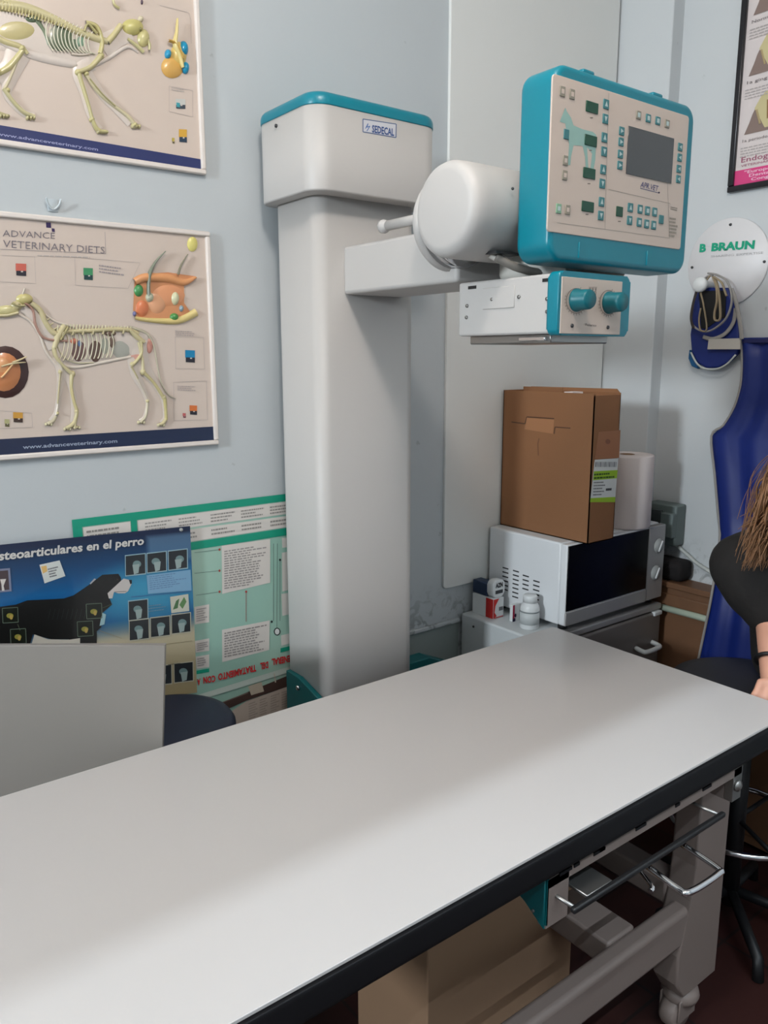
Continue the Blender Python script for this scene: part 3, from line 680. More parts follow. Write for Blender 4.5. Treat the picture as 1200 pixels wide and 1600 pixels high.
# pelvis and hind legs
A.relief([(690, 700), (730, 740), (770, 770)], [20*U, 30*U, 22*U], BONE, .008); A.relief([(750, 760), (755, 830), (720, 880), (700, 890)], [16*U, 14*U, 18*U, 22*U], (190, 180, 126), .007)
A.relief([(740, 770), (760, 860), (765, 930)], [14*U, 14*U, 20*U], (196, 186, 140), .006)
A.relief([(765, 930), (820, 985), (870, 1060)], [22*U, 14*U, 18*U], (184, 174, 116), .007); A.relief([(880, 1070), (885, 1130), (888, 1185)], [20*U, 14*U, 16*U], (176, 166, 100), .007); A.relief([(888, 1180), (870, 1205), (850, 1212)], [20*U, 20*U, 12*U], BONE, .006)
A.relief([(700, 890), (730, 960), (760, 1020), (788, 1080)], [18*U, 14*U, 11*U, 14*U], GHOST, .005); A.relief([(788, 1080), (785, 1130), (775, 1175), (745, 1200)], [14*U, 11*U, 14*U, 12*U], (196, 188, 160), .005)
A.relief([(700, 900), (735, 965)], 8*U, BONED, .006, sm=False)
for x, y, r_ in ((290, 800, 13), (388, 940, 14), (408, 1140, 11), (765, 930, 14), (876, 1065, 12), (756, 765, 13), (320, 930, 10), (306, 1150, 9), (788, 1085, 9), (706, 890, 12)): A.blob(x, y, r_*1.1, r_*1.3, BONE, .008)
for x, y in ((400, 1228), (350, 1236), (250, 1210), (852, 1214), (745, 1200)):
    for k in range(3): A.blob(x+k*14-4, y-3+abs(k-1)*3, 8, 10, (196, 188, 150), .006)
for k in range(7): A.relief([(330+k*54, 735-k*1.5), (336+k*54, 715-k*1.5)], 9*U, (156, 146, 104), .009, sm=False)
A.build('dog_skeleton', dc)
A = Art(dm, (0, -1, 0), PRINTG)
# skin block with hairs
A.poly([(720, 440), (760, 405), (900, 396), (1048, 418), (985, 470), (985, 560), (1040, 640), (960, 665), (740, 655), (712, 600)], (206, 142, 98), h=.001)
A.blob(760, 590, 36, 46, (206, 120, 80), .006); A.blob(900, 520, 90, 60, (216, 150, 108), .004); A.blob(840, 560, 50, 60, (214, 158, 120), .005)
A.relief([(720, 448), (780, 425), (900, 428), (985, 450), (1045, 424)], [40*U, 50*U, 50*U, 40*U, 14*U], (214, 150, 100), .008)
A.relief([(720, 640), (800, 652), (950, 655), (1050, 610)], [18*U, 26*U, 40*U, 46*U], (214, 194, 128), .006)
A.relief([(880, 285), (830, 340), (800, 400), (792, 470), (795, 540)], [4*U, 12*U, 20*U, 18*U, 24*U], (120, 126, 110), .009); A.relief([(1000, 300), (965, 360), (950, 410)], [3*U, 9*U, 12*U], (120, 116, 96), .008)
A.blob(800, 530, 22, 28, (176, 180, 156), .010); A.blob(935, 535, 24, 38, (206, 206, 170), .010); A.blob(742, 494, 26, 34, (70, 140, 80), .007); A.blob(932, 636, 24, 22, (70, 140, 70), .009); A.blob(1030, 245, 28, 40, (214, 204, 120), .004)
A.blob(970, 590, 12, 18, (130, 150, 160), .008); A.blob(720, 618, 10, 14, (110, 110, 150), .007)
A.build('skin_section', dc)
A = Art(dm, (0, -1, 0), PRINTG)
A.blob(28, 930, 126, 140, (62, 36, 32), .005); A.blob(20, 930, 104, 118, (196, 128, 82), .009, ); A.blob(10, 900, 60, 60, (206, 150, 104), .011)
A.relief([(60, 880), (100, 865), (135, 848)], [12*U, 9*U, 5*U], (196, 180, 140), .013); A.relief([(0, 900), (60, 885), (130, 878)], [8*U, 12*U, 5*U], (196, 180, 140), .013)
A.relief([(0, 960), (20, 940), (60, 890)], 10*U, (220, 180, 130), .013)
A.build('kidney_section', dc)
# --- upper chart: cat
cc = chart('anatomy_chart', .10, .815, 1.894, 2.371, 'white-framed relief wall chart of a walking cat skeleton, the upper of two')
Z1_ = 3.529
cm = lambda x, y: ony(x/Z1_, y/Z1_, PY)
A = Art(cm, (0, -1, 0), PRINTG)
A.poly([(-700, 598), (0, 690), (1107, 878), (1108, 962), (0, 790), (-700, 700)], (44, 52, 100))
A.text('www.advanceveterinary.com', (-20, 745), (540, 832), (-20, 728), (150, 154, 190), bold=.02)
A.frame([(932, 475), (1062, 500), (1062, 645), (932, 615)], 2, LB); A.path([(880, 30), (1040, 70), (1052, 110), (1054, 240)], 2, LB)
pack(A, 968, 545, 54, 56, (196, 196, 190), (60, 70, 80)); A.poly([(972, 565), (992, 568), (992, 592), (974, 590)], (60, 150, 160))
pack(A, 986, 712, 44, 74, (206, 160, 60), (40, 60, 80)); pack(A, 948, 760, 14, 32, (180, 160, 70), (90, 80, 40))
A.lines_of_text((945, 478), (1030, 492), (945, 500), 2, (180, 170, 165), seed=12)
A.build('printed_layout', cc)
A = Art(cm, (0, -1, 0), PRINTG); U = .00037
for P_, W_ in (([(-200, 120), (0, 150), (200, 190), (420, 250), (560, 270)], [190, 210, 230, 200, 150]), ([(560, 260), (640, 210), (720, 180)], [110, 90, 80]), ([(500, 340), (430, 400), (465, 520), (500, 640), (550, 715)], [90, 60, 44, 38, 44]), ([(480, 400), (560, 520), (640, 600), (720, 680)], [60, 46, 44, 54]),
               ([(100, 250), (60, 370), (-20, 430)], [110, 90, 70]), ([(120, 300), (60, 430), (40, 520), (120, 615), (190, 645)], [80, 60, 44, 40, 44])):
    A.relief(P_, [k*U for k in W_], (206, 194, 184), .0014)
A.fat = 1.0; A.mixc = .28
# green organs behind ribs
A.blob(330, 210, 80, 88, (70, 92, 66), .003); A.blob(400, 250, 60, 50, (70, 96, 74), .002); A.blob(180, 105, 45, 24, (72, 92, 66), .004); A.relief([(200, 110), (240, 170), (270, 250)], [34*U, 22*U, 22*U], (76, 98, 70), .003); A.blob(445, 230, 26, 36, (110, 150, 130), .003)
# ghost belly
A.relief([(0, 230), (110, 280), (240, 320), (380, 350), (420, 350)], [30*U, 40*U, 46*U, 40*U, 30*U], (206, 196, 190), .003); A.relief([(500, 370), (600, 320), (700, 260), (760, 290)], [20*U, 20*U, 18*U, 10*U], (206, 196, 190), .003)
A.blob(90, 170, 120, 60, (180, 168, 112), .003)
A.relief([(-120, 20), (0, 30), (150, 50), (300, 110), (420, 170), (520, 210), (590, 230)], [50*U, 60*U, 56*U, 50*U, 44*U, 40*U, 36*U], (190, 182, 130), .007)
for k in range(26): A.relief([(k*18-10, 55+k*5.2), (k*18-2, 5+k*6.2+(k > 15)*6)], [9*U, 5*U], (180, 172, 110), .007, sm=False)
for k in range(12):
    x = 250+k*21; A.relief([(x+26, 80+k*9), (x, 160+k*6), (x+10, 230+k*5), (x+40, 285+k*1.5)], 5.5*U, (214, 212, 190), .006)
A.relief([(390, 300), (440, 305), (490, 300)], 12*U, PALE, .005)
A.relief([(590, 235), (630, 190), (665, 140)], [34*U, 30*U, 28*U], (190, 180, 120), .008)
A.relief([(470, 130), (530, 150), (560, 230), (550, 300)], [30*U, 26*U, 22*U, 26*U], (180, 172, 104), .008); A.relief([(460, 180), (480, 140), (530, 190)], 12*U, (160, 152, 92), .009)
A.blob(730, 150, 60, 46, (188, 180, 104), .010); A.blob(790, 210, 34, 50, (190, 182, 120), .009); A.relief([(700, 215), (760, 260), (790, 290)], [12*U, 20*U, 16*U], (196, 190, 130), .006); A.relief([(800, 200), (822, 250), (820, 280)], [20*U, 18*U, 10*U], (196, 188, 130), .006); A.blob(775, 105, 16, 18, (200, 190, 160), .006); A.blob(770, 165, 12, 14, (120, 112, 60), .011)
A.relief([(555, 310), (500, 370), (430, 400)], [30*U, 26*U, 26*U], (184, 176, 120), .008)
A.relief([(430, 400), (460, 500), (490, 600), (510, 670), (540, 720), (590, 730)], [26*U, 20*U, 16*U, 18*U, 26*U, 16*U], (178, 170, 110), .008)
A.relief([(470, 410), (540, 510), (620, 580), (700, 640), (740, 690), (725, 705)], [22*U, 20*U, 22*U, 26*U, 28*U, 16*U], (198, 188, 150), .006); A.relief([(490, 440), (560, 525), (630, 590)], 7*U, (156, 148, 96), .009)
A.relief([(-60, 180), (20, 230), (110, 260), (150, 300)], [40*U, 36*U, 34*U, 22*U], (190, 180, 124), .006); A.relief([(130, 270), (60, 360), (0, 400), (-40, 420)], [26*U, 34*U, 30*U, 20*U], (190, 182, 120), .007)
A.relief([(110, 290), (60, 420), (20, 500)], [20*U, 14*U, 18*U], (196, 186, 150), .005); A.relief([(20, 490), (70, 560), (130, 620), (190, 645)], [22*U, 22*U, 24*U, 22*U], (188, 180, 130), .007); A.relief([(-20, 620), (30, 640), (50, 640)], [20*U, 24*U, 12*U], (160, 152, 100), .006)
A.relief([(620, 0), (630, 30), (655, 48)], [10*U, 12*U, 14*U], (190, 182, 120), .006); A.blob(782, 12, 7, 14, (60, 40, 60), .003)
for x, y, r_ in ((430, 400, 17), (555, 310, 17), (505, 660, 13), (740, 690, 14), (475, 410, 13), (-10, 400, 18), (120, 270, 18), (40, 500, 14)): A.blob(x, y, r_*1.2, r_*1.2, (184, 176, 118), .009)
for x, y in ((550, 725), (740, 696), (160, 650), (10, 640)):
    for k in range(3): A.blob(x+k*18-10, y+2, 10, 13, (190, 180, 130), .008)
A.build('cat_skeleton', cc)
A = Art(cm, (0, -1, 0), PRINTG)
A.blob(950, 370, 62, 62, (206, 160, 84), .006); A.blob(985, 300, 44, 70, (206, 176, 100), .008); A.blob(1010, 270, 28, 44, (10, 140, 180), .010); A.blob(925, 300, 18, 28, (30, 140, 180), .010); A.blob(1022, 375, 20, 34, (10, 140, 180), .010)
A.relief([(968, 110), (966, 180), (960, 250), (985, 320), (1000, 380)], [6*U, 14*U, 26*U, 24*U, 12*U], (214, 196, 130), .013)
A.relief([(920, 230), (960, 250), (1000, 330)], 12*U, (190, 150, 70), .013)
A.build('heart_section', cc)
# clear hook over the lower chart
b = MB(); P = ony(82, 321, WY)
b.box(P.x-.010, P.x+.010, WY-.003, WY, P.z-.012, P.z+.012, M_HOOK, .001, 1)
b.tube(spline([(P.x-.014, WY-.012, P.z+.012), (P.x-.010, WY-.008, P.z), (P.x, WY-.006, P.z-.008), (P.x+.010, WY-.008, P.z), (P.x+.014, WY-.012, P.z+.012)], 5), .002, M_HOOK)
tag(b.build('adhesive_hook'), 'small clear hook stuck on the wall above the dog skeleton chart', 'hook')

# --- teal treatment chart (hung upside down), behind
TPY = WY-.004
tc_ = thing('treatment_chart', (.72, WY, .55), 'pale green treatment flow chart hung upside down on the wall, behind the blue dog poster', 'poster')
tm = lambda x, y: ony(x, y, TPY-.0006)
def tcol(u, v):
    g = .5+.5*math.sin(u*5+v*3); return (150+int(24*g), 190+int(10*g), 176+int(8*g))
mb = grid_sheet([(.472, TPY, 1.160), (1.06, TPY, 1.160), (1.06, TPY, .55), (.478, TPY, .55)], 14, 10, tcol, PRINT, .0008, (0, -1, 0))
mb.build('sheet', tc_)
A = Art(tm, (0, -1, 0))
GRN = (10, 148, 120); WHT = (214, 208, 202)
ux = lambda x, z: (x, z)
A2 = Art(lambda x, z: Vector((x, TPY-.0006, z)), (0, -1, 0))
A2.rect(.472, 1.160, 1.06, 1.142, GRN); A2.rect(.472, 1.160, .492, .98, GRN); A2.rect(.598, 1.145, .612, 1.09, GRN); A2.rect(.472, 1.053, 1.06, 1.072, GRN)
A2.rect(.494, 1.140, .597, 1.075, WHT); A2.rect(.614, 1.140, 1.06, 1.108, WHT); A2.rect(.614, 1.103, 1.06, 1.074, WHT)
for i, x in enumerate((.63, .71, .79, .87, .95)):
    A2.lines_of_text((x, 1.135), (x+.065, 1.135), (x, 1.112), 3, (150, 146, 142), seed=20+i); A2.lines_of_text((x, 1.099), (x+.065, 1.099), (x, 1.08), 2, (150, 146, 142), seed=30+i)
A2.lines_of_text((.50, 1.135), (.59, 1.135), (.50, 1.105), 3, (140, 136, 132), seed=40); 
A = Art(tm, (0, -1, 0))
def zt(x, y): return (100+x/2.857, 760+y/2.857)
def quadz(pts, c, **k): A.poly([zt(*p) for p in pts], c, **k)
quadz([(703, 265), (920, 235), (920, 430), (706, 480)], WHT); quadz([(705, 640), (918, 598), (916, 730), (706, 785)], WHT)
quadz([(582, 538), (648, 526), (648, 606), (584, 616)], WHT); quadz([(584, 690), (648, 678), (648, 734), (588, 742)], WHT); quadz([(588, 760), (648, 750), (648, 806), (592, 814)], WHT)
quadz([(972, 230), (1010, 226), (1010, 270), (974, 274)], WHT); quadz([(972, 296), (1010, 290), (1010, 460), (974, 470)], WHT); quadz([(970, 480), (1010, 474), (1010, 570), (974, 578)], WHT); quadz([(968, 665), (1010, 655), (1010, 700), (970, 712)], WHT)
quadz([(592, 822), (648, 812), (648, 828), (592, 838)], GRN); quadz([(966, 722), (1010, 712), (1010, 730), (966, 742)], GRN)
for (a, b_) in (((582, 296), (694, 282)), ((582, 388), (694, 376)), ((590, 486), (694, 470))):
    A.line(zt(*a), zt(*b_), .7, (110, 130, 124)); A.disc(*zt(*b_), 1.6, 2, (170, 70, 60))
A.line(zt(813, 470), zt(813, 604), .8, (150, 60, 60)); A.disc(*zt(813, 470), 1.6, 2, (170, 60, 60)); A.line(zt(935, 255), zt(935, 600), .7, (90, 110, 104)); A.line(zt(952, 255), zt(950, 630), .7, (90, 110, 104)); A.line(zt(964, 330), zt(964, 600), .7, (90, 110, 104)); A.disc(*zt(964, 328), 1.6, 2, (40, 50, 50)); A.disc(*zt(927, 604), 1.6, 2, (40, 50, 50))
a_ = [(zt(951, 648)[0]+4.4*math.cos(t_), zt(951, 648)[1]+5.4*math.sin(t_)) for t_ in [k*math.pi/8 for k in range(17)]]; A.path(a_, 1.6, (24, 34, 34)); A.disc(*zt(951, 648), 3.6, 4.6, (220, 222, 220))
def ltx(a, b_, c, n, sd): A.lines_of_text(zt(*a), zt(*b_), zt(*c), n, (150, 144, 142), .5, seed=sd)
ltx((715, 285), (905, 255), (715, 460), 16, 51); ltx((715, 650), (905, 612), (715, 765), 10, 52); ltx((590, 545), (642, 535), (590, 605), 6, 53); ltx((592, 698), (642, 688), (592, 735), 4, 54); ltx((594, 765), (642, 756), (594, 805), 4, 55)
RED = (204, 40, 44)
# upside-down lettering: baseline runs right to left along its upper side
for wd_, xa, ya, xb, yb in (('GENERAL', 459, 1022.5, 424, 1029.5), ('DEL', 418.5, 1033.5, 406, 1036), ('TRATAMIENTO', 399.5, 1038.5, 340, 1053), ('CON', 336, 1055, 317, 1058), ('A', 312.5, 1060, 307.5, 1061)):
    A.text(wd_, (xa, ya), (xb, yb), (xa+.3, ya+9.6), RED, bold=.04)
A.poly([(310, 1085), (462, 1038), (462, 1047), (310, 1094)], (196, 208, 200)); 
A.poly([(340, 1100), (462, 1050), (462, 1068), (385, 1094), (345, 1112)], (72, 52, 46)); A.poly([(387, 1072), (408, 1065), (412, 1080), (392, 1086)], (190, 178, 160)); A.line((428, 1052), (430, 1066), 2, (200, 190, 175))
A.path([(345, 1098), (387, 1082)], 1.5, (120, 104, 96)); 
A.poly([(340, 1125), (385, 1095), (462, 1068), (462, 1160), (340, 1200)], (190, 176, 164))
for k in range(4): A.lines_of_text((388+k*17, 1098-k*6), (402+k*17, 1093-k*6), (388+k*17, 1132-k*6), 9, (160, 148, 138), .5, seed=60+k)
A2.build('printed_border', tc_); A.build('printed_flowchart', tc_)
# --- blue dog poster
BPY = WY-.016
bp = thing('joint_disease_poster', (.45, BPY, .68), 'blue poster with a black and white dog and small x-ray pictures, over green chart', 'poster')
Zb = 4.0
bm_ = lambda x, y: ony(x/Zb, 760+y/Zb, BPY-.0006)
TLp, TRp = ony(-300, 881, BPY), ony(297, 822, BPY); BRp, BLp = ony(308, 1082, BPY), ony(-300, 1180, BPY)
def lerp3(a, b_, t_): return tuple(a[i]+(b_[i]-a[i])*t_ for i in range(3))
def bcol(u, v):
    px = u*597-300  # rough photo column
    base = lerp3((18, 34, 62), (6, 92, 150), min(1, v*3.2)) if v < .3 else (lerp3((6, 92, 150), (8, 70, 124), (v-.3)/.2) if v < .5 else (8, 70, 124))
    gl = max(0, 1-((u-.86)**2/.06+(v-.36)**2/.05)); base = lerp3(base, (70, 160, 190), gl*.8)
    if v > .5: base = lerp3(base, (186, 176, 150), min(1, (v-.5)*9) if u > .5 else min(1, max(0, (v-.66)*7)))
    if v > .62: base = lerp3((186, 176, 150), (160, 146, 112), min(1, (v-.62)*3)) if u > .5 else base
    if v < .04: base = (20, 34, 66)
    elif v < .2 and u > .86: base = lerp3(base, (110, 140, 170), .6)
    return tuple(int(max(0, min(255, k))) for k in base)
grid_sheet([TLp, TRp, BRp, BLp], 60, 40, bcol, PRINTG, .0012, (0, -1, 0)).build('sheet', bp)
A = Art(bm_, (0, -1, 0), PRINTG)
BK = (20, 20, 20)
A.poly([(-900, 800), (-300, 760), (0, 752), (100, 738), (170, 712), (300, 706), (400, 700), (460, 680), (560, 612), (640, 552), (740, 546), (756, 572), (758, 605), (700, 645), (672, 668), (700, 738), (640, 790), (632, 880), (605, 905), (605, 1010), (500, 1010), (430, 955), (320, 955), (205, 925), (180, 1010), (-900, 1010)], BK)
A.poly([(756, 590), (772, 576), (800, 582), (822, 586), (822, 608), (800, 655), (780, 668), (740, 668), (712, 660), (702, 700), (680, 700), (672, 668), (700, 642)], (196, 190, 186))
A.poly([(805, 584), (824, 584), (824, 606), (814, 612)], (26, 22, 24)); A.line((715, 660), (790, 656), 3, (50, 40, 44)); A.disc(735, 582, 6, 5, (60, 40, 30))
A.poly([(560, 606), (590, 575), (600, 580), (566, 612)], (170, 170, 176)); A.poly([(640, 790), (662, 800), (652, 862), (622, 872), (630, 830)], (150, 184, 190)); A.poly([(190, 1010), (215, 925), (300, 955), (430, 958), (500, 948), (500, 1010)], (196, 190, 178))
for k in range(9): A.line((300+k*28, 830), (316+k*28, 765), 2.5, (44, 52, 50))
for x, y in ((62, 808), (112, 940), (586, 782), (530, 892)):
    A.frame([(x-48, y-46), (x+48, y-52), (x+52, y+40), (x-44, y+46)], 4, (96, 110, 96)); A.poly([(x-44, y-42), (x+44, y-48), (x+48, y+36), (x-40, y+42)], (20, 26, 18)); A.disc(x, y, 22, 16, (140, 136, 60)); A.disc(x+8, y+8, 10, 16, (176, 150, 80))
A.line((640, 760), (700, 735), 3, (70, 80, 60)); A.line((110, 860), (125, 900), 3, (90, 100, 80)); A.line((620, 900), (760, 950), 2, (150, 140, 110))
A.poly([(246, 490), (372, 462), (408, 560), (278, 606)], (206, 210, 206)); A.poly([(256, 500), (290, 494), (296, 530), (268, 545)], (220, 180, 110)); A.lines_of_text((296, 510), (362, 494), (312, 572), 4, (90, 90, 96), .5, seed=70)
A.poly([(-60, 520), (62, 510), (72, 655), (-60, 668)], (120, 126, 150)); A.poly([(-60, 532), (50, 524), (58, 645), (-60, 655)], (70, 56, 60)); A.poly([(0, 580), (38, 578), (22, 620), (28, 650), (12, 652), (8, 610)], (210, 206, 200))
XR = [(845, 490, 114), (978, 474, 110), (1110, 458, 108), (862, 772, 110), (868, 896, 112), (1000, 877, 110), (1130, 856, 108), (1146, 1162, 108), (1012, 1180, 108)]
for i, (x, y, s_) in enumerate(XR):
    h_ = s_*.53; A.poly([(x-h_-5, y-h_), (x+h_+5, y-h_-14), (x+h_+7, y+h_-2), (x-h_-2, y+h_+12)], (150, 180, 190) if i < 4 else (180, 178, 160)); A.poly([(x-h_, y-h_+6), (x+h_, y-h_-8), (x+h_+2, y+h_-8), (x-h_+2, y+h_+6)], (38, 42, 46))
    a = random.Random(i); A.disc(x+a.uniform(-8, 14), y-5, 26, 22, (110, 136, 136)); A.poly([(x-18, y), (x+26, y-6), (x+20, y+h_-10), (x-8, y+h_)], (150, 166, 164))
A.poly([(1062, 690), (1176, 672), (1182, 778), (1070, 792)], (196, 196, 180)); A.poly([(1080, 770), (1100, 715), (1120, 700), (1110, 760)], (70, 110, 70)); A.poly([(1120, 740), (1150, 690), (1165, 720), (1140, 765)], (90, 130, 80))
A.poly([(915, 555), (1190, 520), (1196, 650), (925, 672)], (120, 164, 196)); A.lines_of_text((930, 560), (1160, 530), (936, 650), 7, (90, 120, 160), .3, seed=71); A.line((820, 690), (1196, 655), 5, (60, 110, 160))
A.lines_of_text((925, 740), (1050, 724), (925, 790), 3, (110, 140, 160), .3, seed=72)
A.line((1040, 985), (1200, 965), 2, (120, 110, 80)); A.lines_of_text((1050, 1110), (1160, 1095), (1050, 1118), 1, (90, 80, 60), seed=73)
A.text('osteoarticulares en el perro', (-62, 467), (897, 362), (-60, 412), (206, 204, 200), bold=.03)
A.build('printed_pictures', bp)
b = MB()
P1 = bm_(1130, 270); P2 = bm_(5, 385)
b.lathe([(0, 0), (.004, 0), (.004, .004), (0, .004)], P1, (0, -1, 0), M_GREY, 10); b.build('pin', bp)

# ================================================================== WHITE BOARD AND STOOL BEHIND THE TABLE
st = thing('round_stool', (.555, 1.545, 0), 'dark navy round cushioned stool half hidden behind the white board', 'stool')
MB().lathe([(0, 0), (.13, 0), (.142, .006), (.150, .020), (.149, .036), (.141, .048), (.12, .056), (0, .060)], (.595, 1.565, .672), (0, 0, 1), M_NAVY, 56).build('seat', st)
MB().lathe([(.02, 0), (.02, .60), (.06, .62), (.06, .625)], (.595, 1.565, .05), (0, 0, 1), M_CHROME, 20).build('post', st)
for k in range(5):
    a = 2*math.pi*k/5+.3; MB().tube([(.595, 1.565, .075), (.595+.14*math.cos(a), 1.565+.14*math.sin(a), .05), (.595+.145*math.cos(a), 1.565+.145*math.sin(a), .0)], .012, M_BLACK).build('foot', st)
e0 = ony(257.5, 1008, 1.397); dirv = Vector((-RT.x, -RT.y, 0)).normalized(); nb = Vector((FW.x, FW.y, 0)).normalized()*.012
up = Vector((-.012, .0, .205)); 
p0 = e0.copy(); p3 = p0+dirv*.47; lo = ony(253.5, 1172, 1.397)
zb = .0; k_ = (zb-p0.z)/(lo.z-p0.z); pl = p0+(lo-p0)*k_
pts = [p0, p3, p3+(pl-p0), pl]
b = MB().prism(pts, nb, M_BOARD, .001, 1); tag(b.build('white_board'), 'blank pale grey-white board standing upright behind the table at the left edge', 'board')

# ================================================================== FRIDGE, MICROWAVE AND WHAT STANDS ON THEM
FX0, FX1, FY0, FY1, FZ = 1.60, 2.185, 1.391, 1.705, .726
fr = thing('small_fridge', ((FX0+FX1)/2, 1.53, 0), 'low white fridge with a dark grey door, in the corner behind the table', 'fridge')
b = MB().box(FX0, FX1, FY0+.04, FY1, .03, FZ, M_FRW, .006, 2); b.build('body', fr)
dr = MB().box(FX0+.005, FX1-.002, FY0, FY0+.038, .05, FZ-.028, M_FRG, .008, 3).build('door', fr)
MB().box(FX0, FX1, FY0+.002, FY0+.045, FZ-.024, FZ-.004, M_SILV, .004, 2).build('front_trim', fr)
HP = [ony(1000, 1014, FY0-.002), ony(1003, 1018, FY0-.03), ony(1024, 1008, FY0-.03), ony(1024, 1002, FY0-.002)]
MB().tube(spline([(2.055, FY0, .60), (2.055, FY0-.028, .596), (2.07, FY0-.034, .594), (2.125, FY0-.034, .594), (2.14, FY0-.028, .596), (2.14, FY0, .60)], 4), .0075, M_BOTTLE, 10).build('handle', dr)
MB().box(2.14, 2.18, FY0-.006, FY0+.02, FZ-.040, FZ-.026, M_BOTTLE, .003, 2).build('hinge_cover', fr)
MB().lathe([(.004, 0), (.003, .003), (0, .003)], onx(740, 979, FX0), (-1, 0, 0), M_SCREW, 10).build('screw', fr)
for x in (FX0+.05, FX1-.05):
    for y in (1.45, 1.66): MB().lathe([(.018, 0), (.016, .03)], (x, y, 0), (0, 0, 1), M_BLACK, 12).build('foot', fr)
MX0, MX1, MY0, MY1, MZ0, MZ1 = 1.708, 2.180, 1.394, 1.700, .742, .984
mw = thing('microwave', ((MX0+MX1)/2, 1.55, FZ), 'white microwave oven with black glass door and two dials, on the fridge', 'microwave')
MB().box(MX0, MX1, MY0+.022, MY1, MZ0, MZ1, M_MWW, .006, 2).build('cabinet', mw)
b = MB(); b.box(MX0, 2.092, MY0, MY0+.022, MZ0+.002, MZ1-.002, M_MWW, .004, 2); dr = b.build('door', mw)
MB().box(MX0+.004, 2.090, MY0-.003, MY0+.002, .787, MZ1-.006, M_GLASSB, .0015, 1).build('glass', dr)
MB().box(MX0+.001, 2.092, MY0-.004, MY0+.002, MZ0+.002, .785, M_SILV, .003, 2).build('lower_band', dr)
b = MB(); b.box(2.094, MX1, MY0-.002, MY0+.022, MZ0+.002, MZ1-.002, M_SILV, .004, 2); pn = b.build('control_panel', mw)
for P in (ony(1028, 852.5, MY0), ony(1023, 894.5, MY0)):
    kb = MB().lathe([(.0235, 0), (.0235, .002), (.0205, .003), (.0195, .007), (0, .007)], (P.x, MY0-.002, P.z), (0, -1, 0), M_GREY, 28).build('dial', pn)
    MB().box(-.003, .003, -.011, -.006, -.019, .019, M_BOTTLE, .002, 1, M=Matrix.Translation((P.x, MY0-.002, P.z)) @ Matrix.Rotation(math.radians(28), 4, 'Y')).build('pointer', kb)
    A = Art(lambda x, z: Vector((x, MY0-.0026, z)), (0, -1, 0))
    for a in range(0, 360, 30): t_ = math.radians(a); A.line((P.x+.0255*math.cos(t_), P.z+.0255*math.sin(t_)), (P.x+.029*math.cos(t_), P.z+.029*math.sin(t_)), .0008, (90, 90, 90))
    A.build('printed_scale', pn)
b = MB()
for c, (y0, ztop, n) in enumerate(((1.628, .868, 6), (1.585, .868, 7), (1.545, .862, 4), (1.503, .855, 7))):
    for k in range(n): b.box(MX0-.0006, MX0+.001, y0-.013, y0+.011, ztop-k*.0135-.004, ztop-k*.0135, M_SCREW)
b.build('vent_slots', mw)
for x, y in ((MX0+.03, MY0+.03), (MX1-.03, MY0+.03), (MX0+.03, MY1-.03), (MX1-.03, MY1-.03)): MB().lathe([(.014, 0), (.014, MZ0-FZ+.001)], (x, y, FZ), (0, 0, 1), M_BLACK, 12).build('foot', mw)

# tall cardboard box
BX0, BX1, BY0, BY1, BZ0, BZ1 = 1.755, 1.870, 1.362, 1.700, MZ1, 1.400
cb = thing('cardboard_box', (1.81, 1.53, BZ0), 'tall narrow brown cardboard box with a shipping label, on top of the microwave', 'box')
b = MB(); th = .003
b.box(BX0, BX0+th, BY0, BY1, BZ0, BZ1, M_CARD); b.box(BX1-th, BX1, BY0, BY1, BZ0, BZ1, M_CARD); b.box(BX0, BX1, BY0, BY0+th, BZ0, BZ1-.005, M_CARDD if False else M_CARD); b.box(BX0, BX1, BY1-th, BY1, BZ0, BZ1, M_CARD); b.box(BX0, BX1, BY0, BY1, BZ0, BZ0+th, M_CARD)
b.build('body', cb)
b = MB(); b.box(BX0+.02, BX0+.024, BY0+.13, BY1-.06, BZ1-.06, BZ1+.012, M_CARD, .001, 1); b.build('tab', cb)
MB().prism([(BX0+.003, BY0+.003, BZ1-.012), (BX1-.01, BY0+.003, BZ1-.016), (BX1-.01, BY1-.003, BZ1-.016), (BX0+.003, BY1-.003, BZ1-.012)], (0, 0, .003), M_CARDD).build('flap', cb)
MB().prism([(BX1-.003, BY0, BZ1-.003), (BX1-.003, BY1, BZ1-.003), (BX1+.006, BY1, BZ1+.008), (BX1+.006, BY0+.02, BZ1+.010)], (.003, 0, 0), M_CARD).build('flap', cb)
MB().box(BX0+.03, BX0+.075, BY0+.10, BY0+.13, BZ1-.006, BZ1+.001, M_PAPER).build('tape', cb)
# hand-hole cut and creases on the wide side
A = Art(lambda x, y: onx(720+x/3.529, 580+y/3.529, BX0), (-1, 0, 0))
DK = (84, 54, 34)
A.path([(280, 280), (355, 290), (365, 252), (515, 262)], 7, DK); A.path([(515, 345), (520, 308), (605, 314)], 6, DK)
A.poly([(365, 256), (515, 266), (508, 345), (352, 320)], (158, 110, 74)); A.path([(432, 370), (425, 400), (428, 465)], 6, (110, 72, 46)); A.path([(352, 292), (352, 322)], 3, (140, 98, 66))
A.build('hand_hole', cb)
lb = lambda x, y: ony(720+x/3.529, 580+y/3.529, BY0)
A = Art(lb, (0, -1, 0))
A.poly([(738, 488), (868, 480), (850, 722), (712, 722)], (204, 206, 204)); A.poly([(733, 552), (865, 545), (860, 590), (729, 602)], (150, 186, 44)); A.poly([(714, 700), (852, 693), (850, 722), (712, 722)], (150, 186, 44))
for k in range(14): A.line((745+k*8.5, 500), (743+k*8.5, 528), 3.2 if k % 3 else 5, (90, 90, 92))
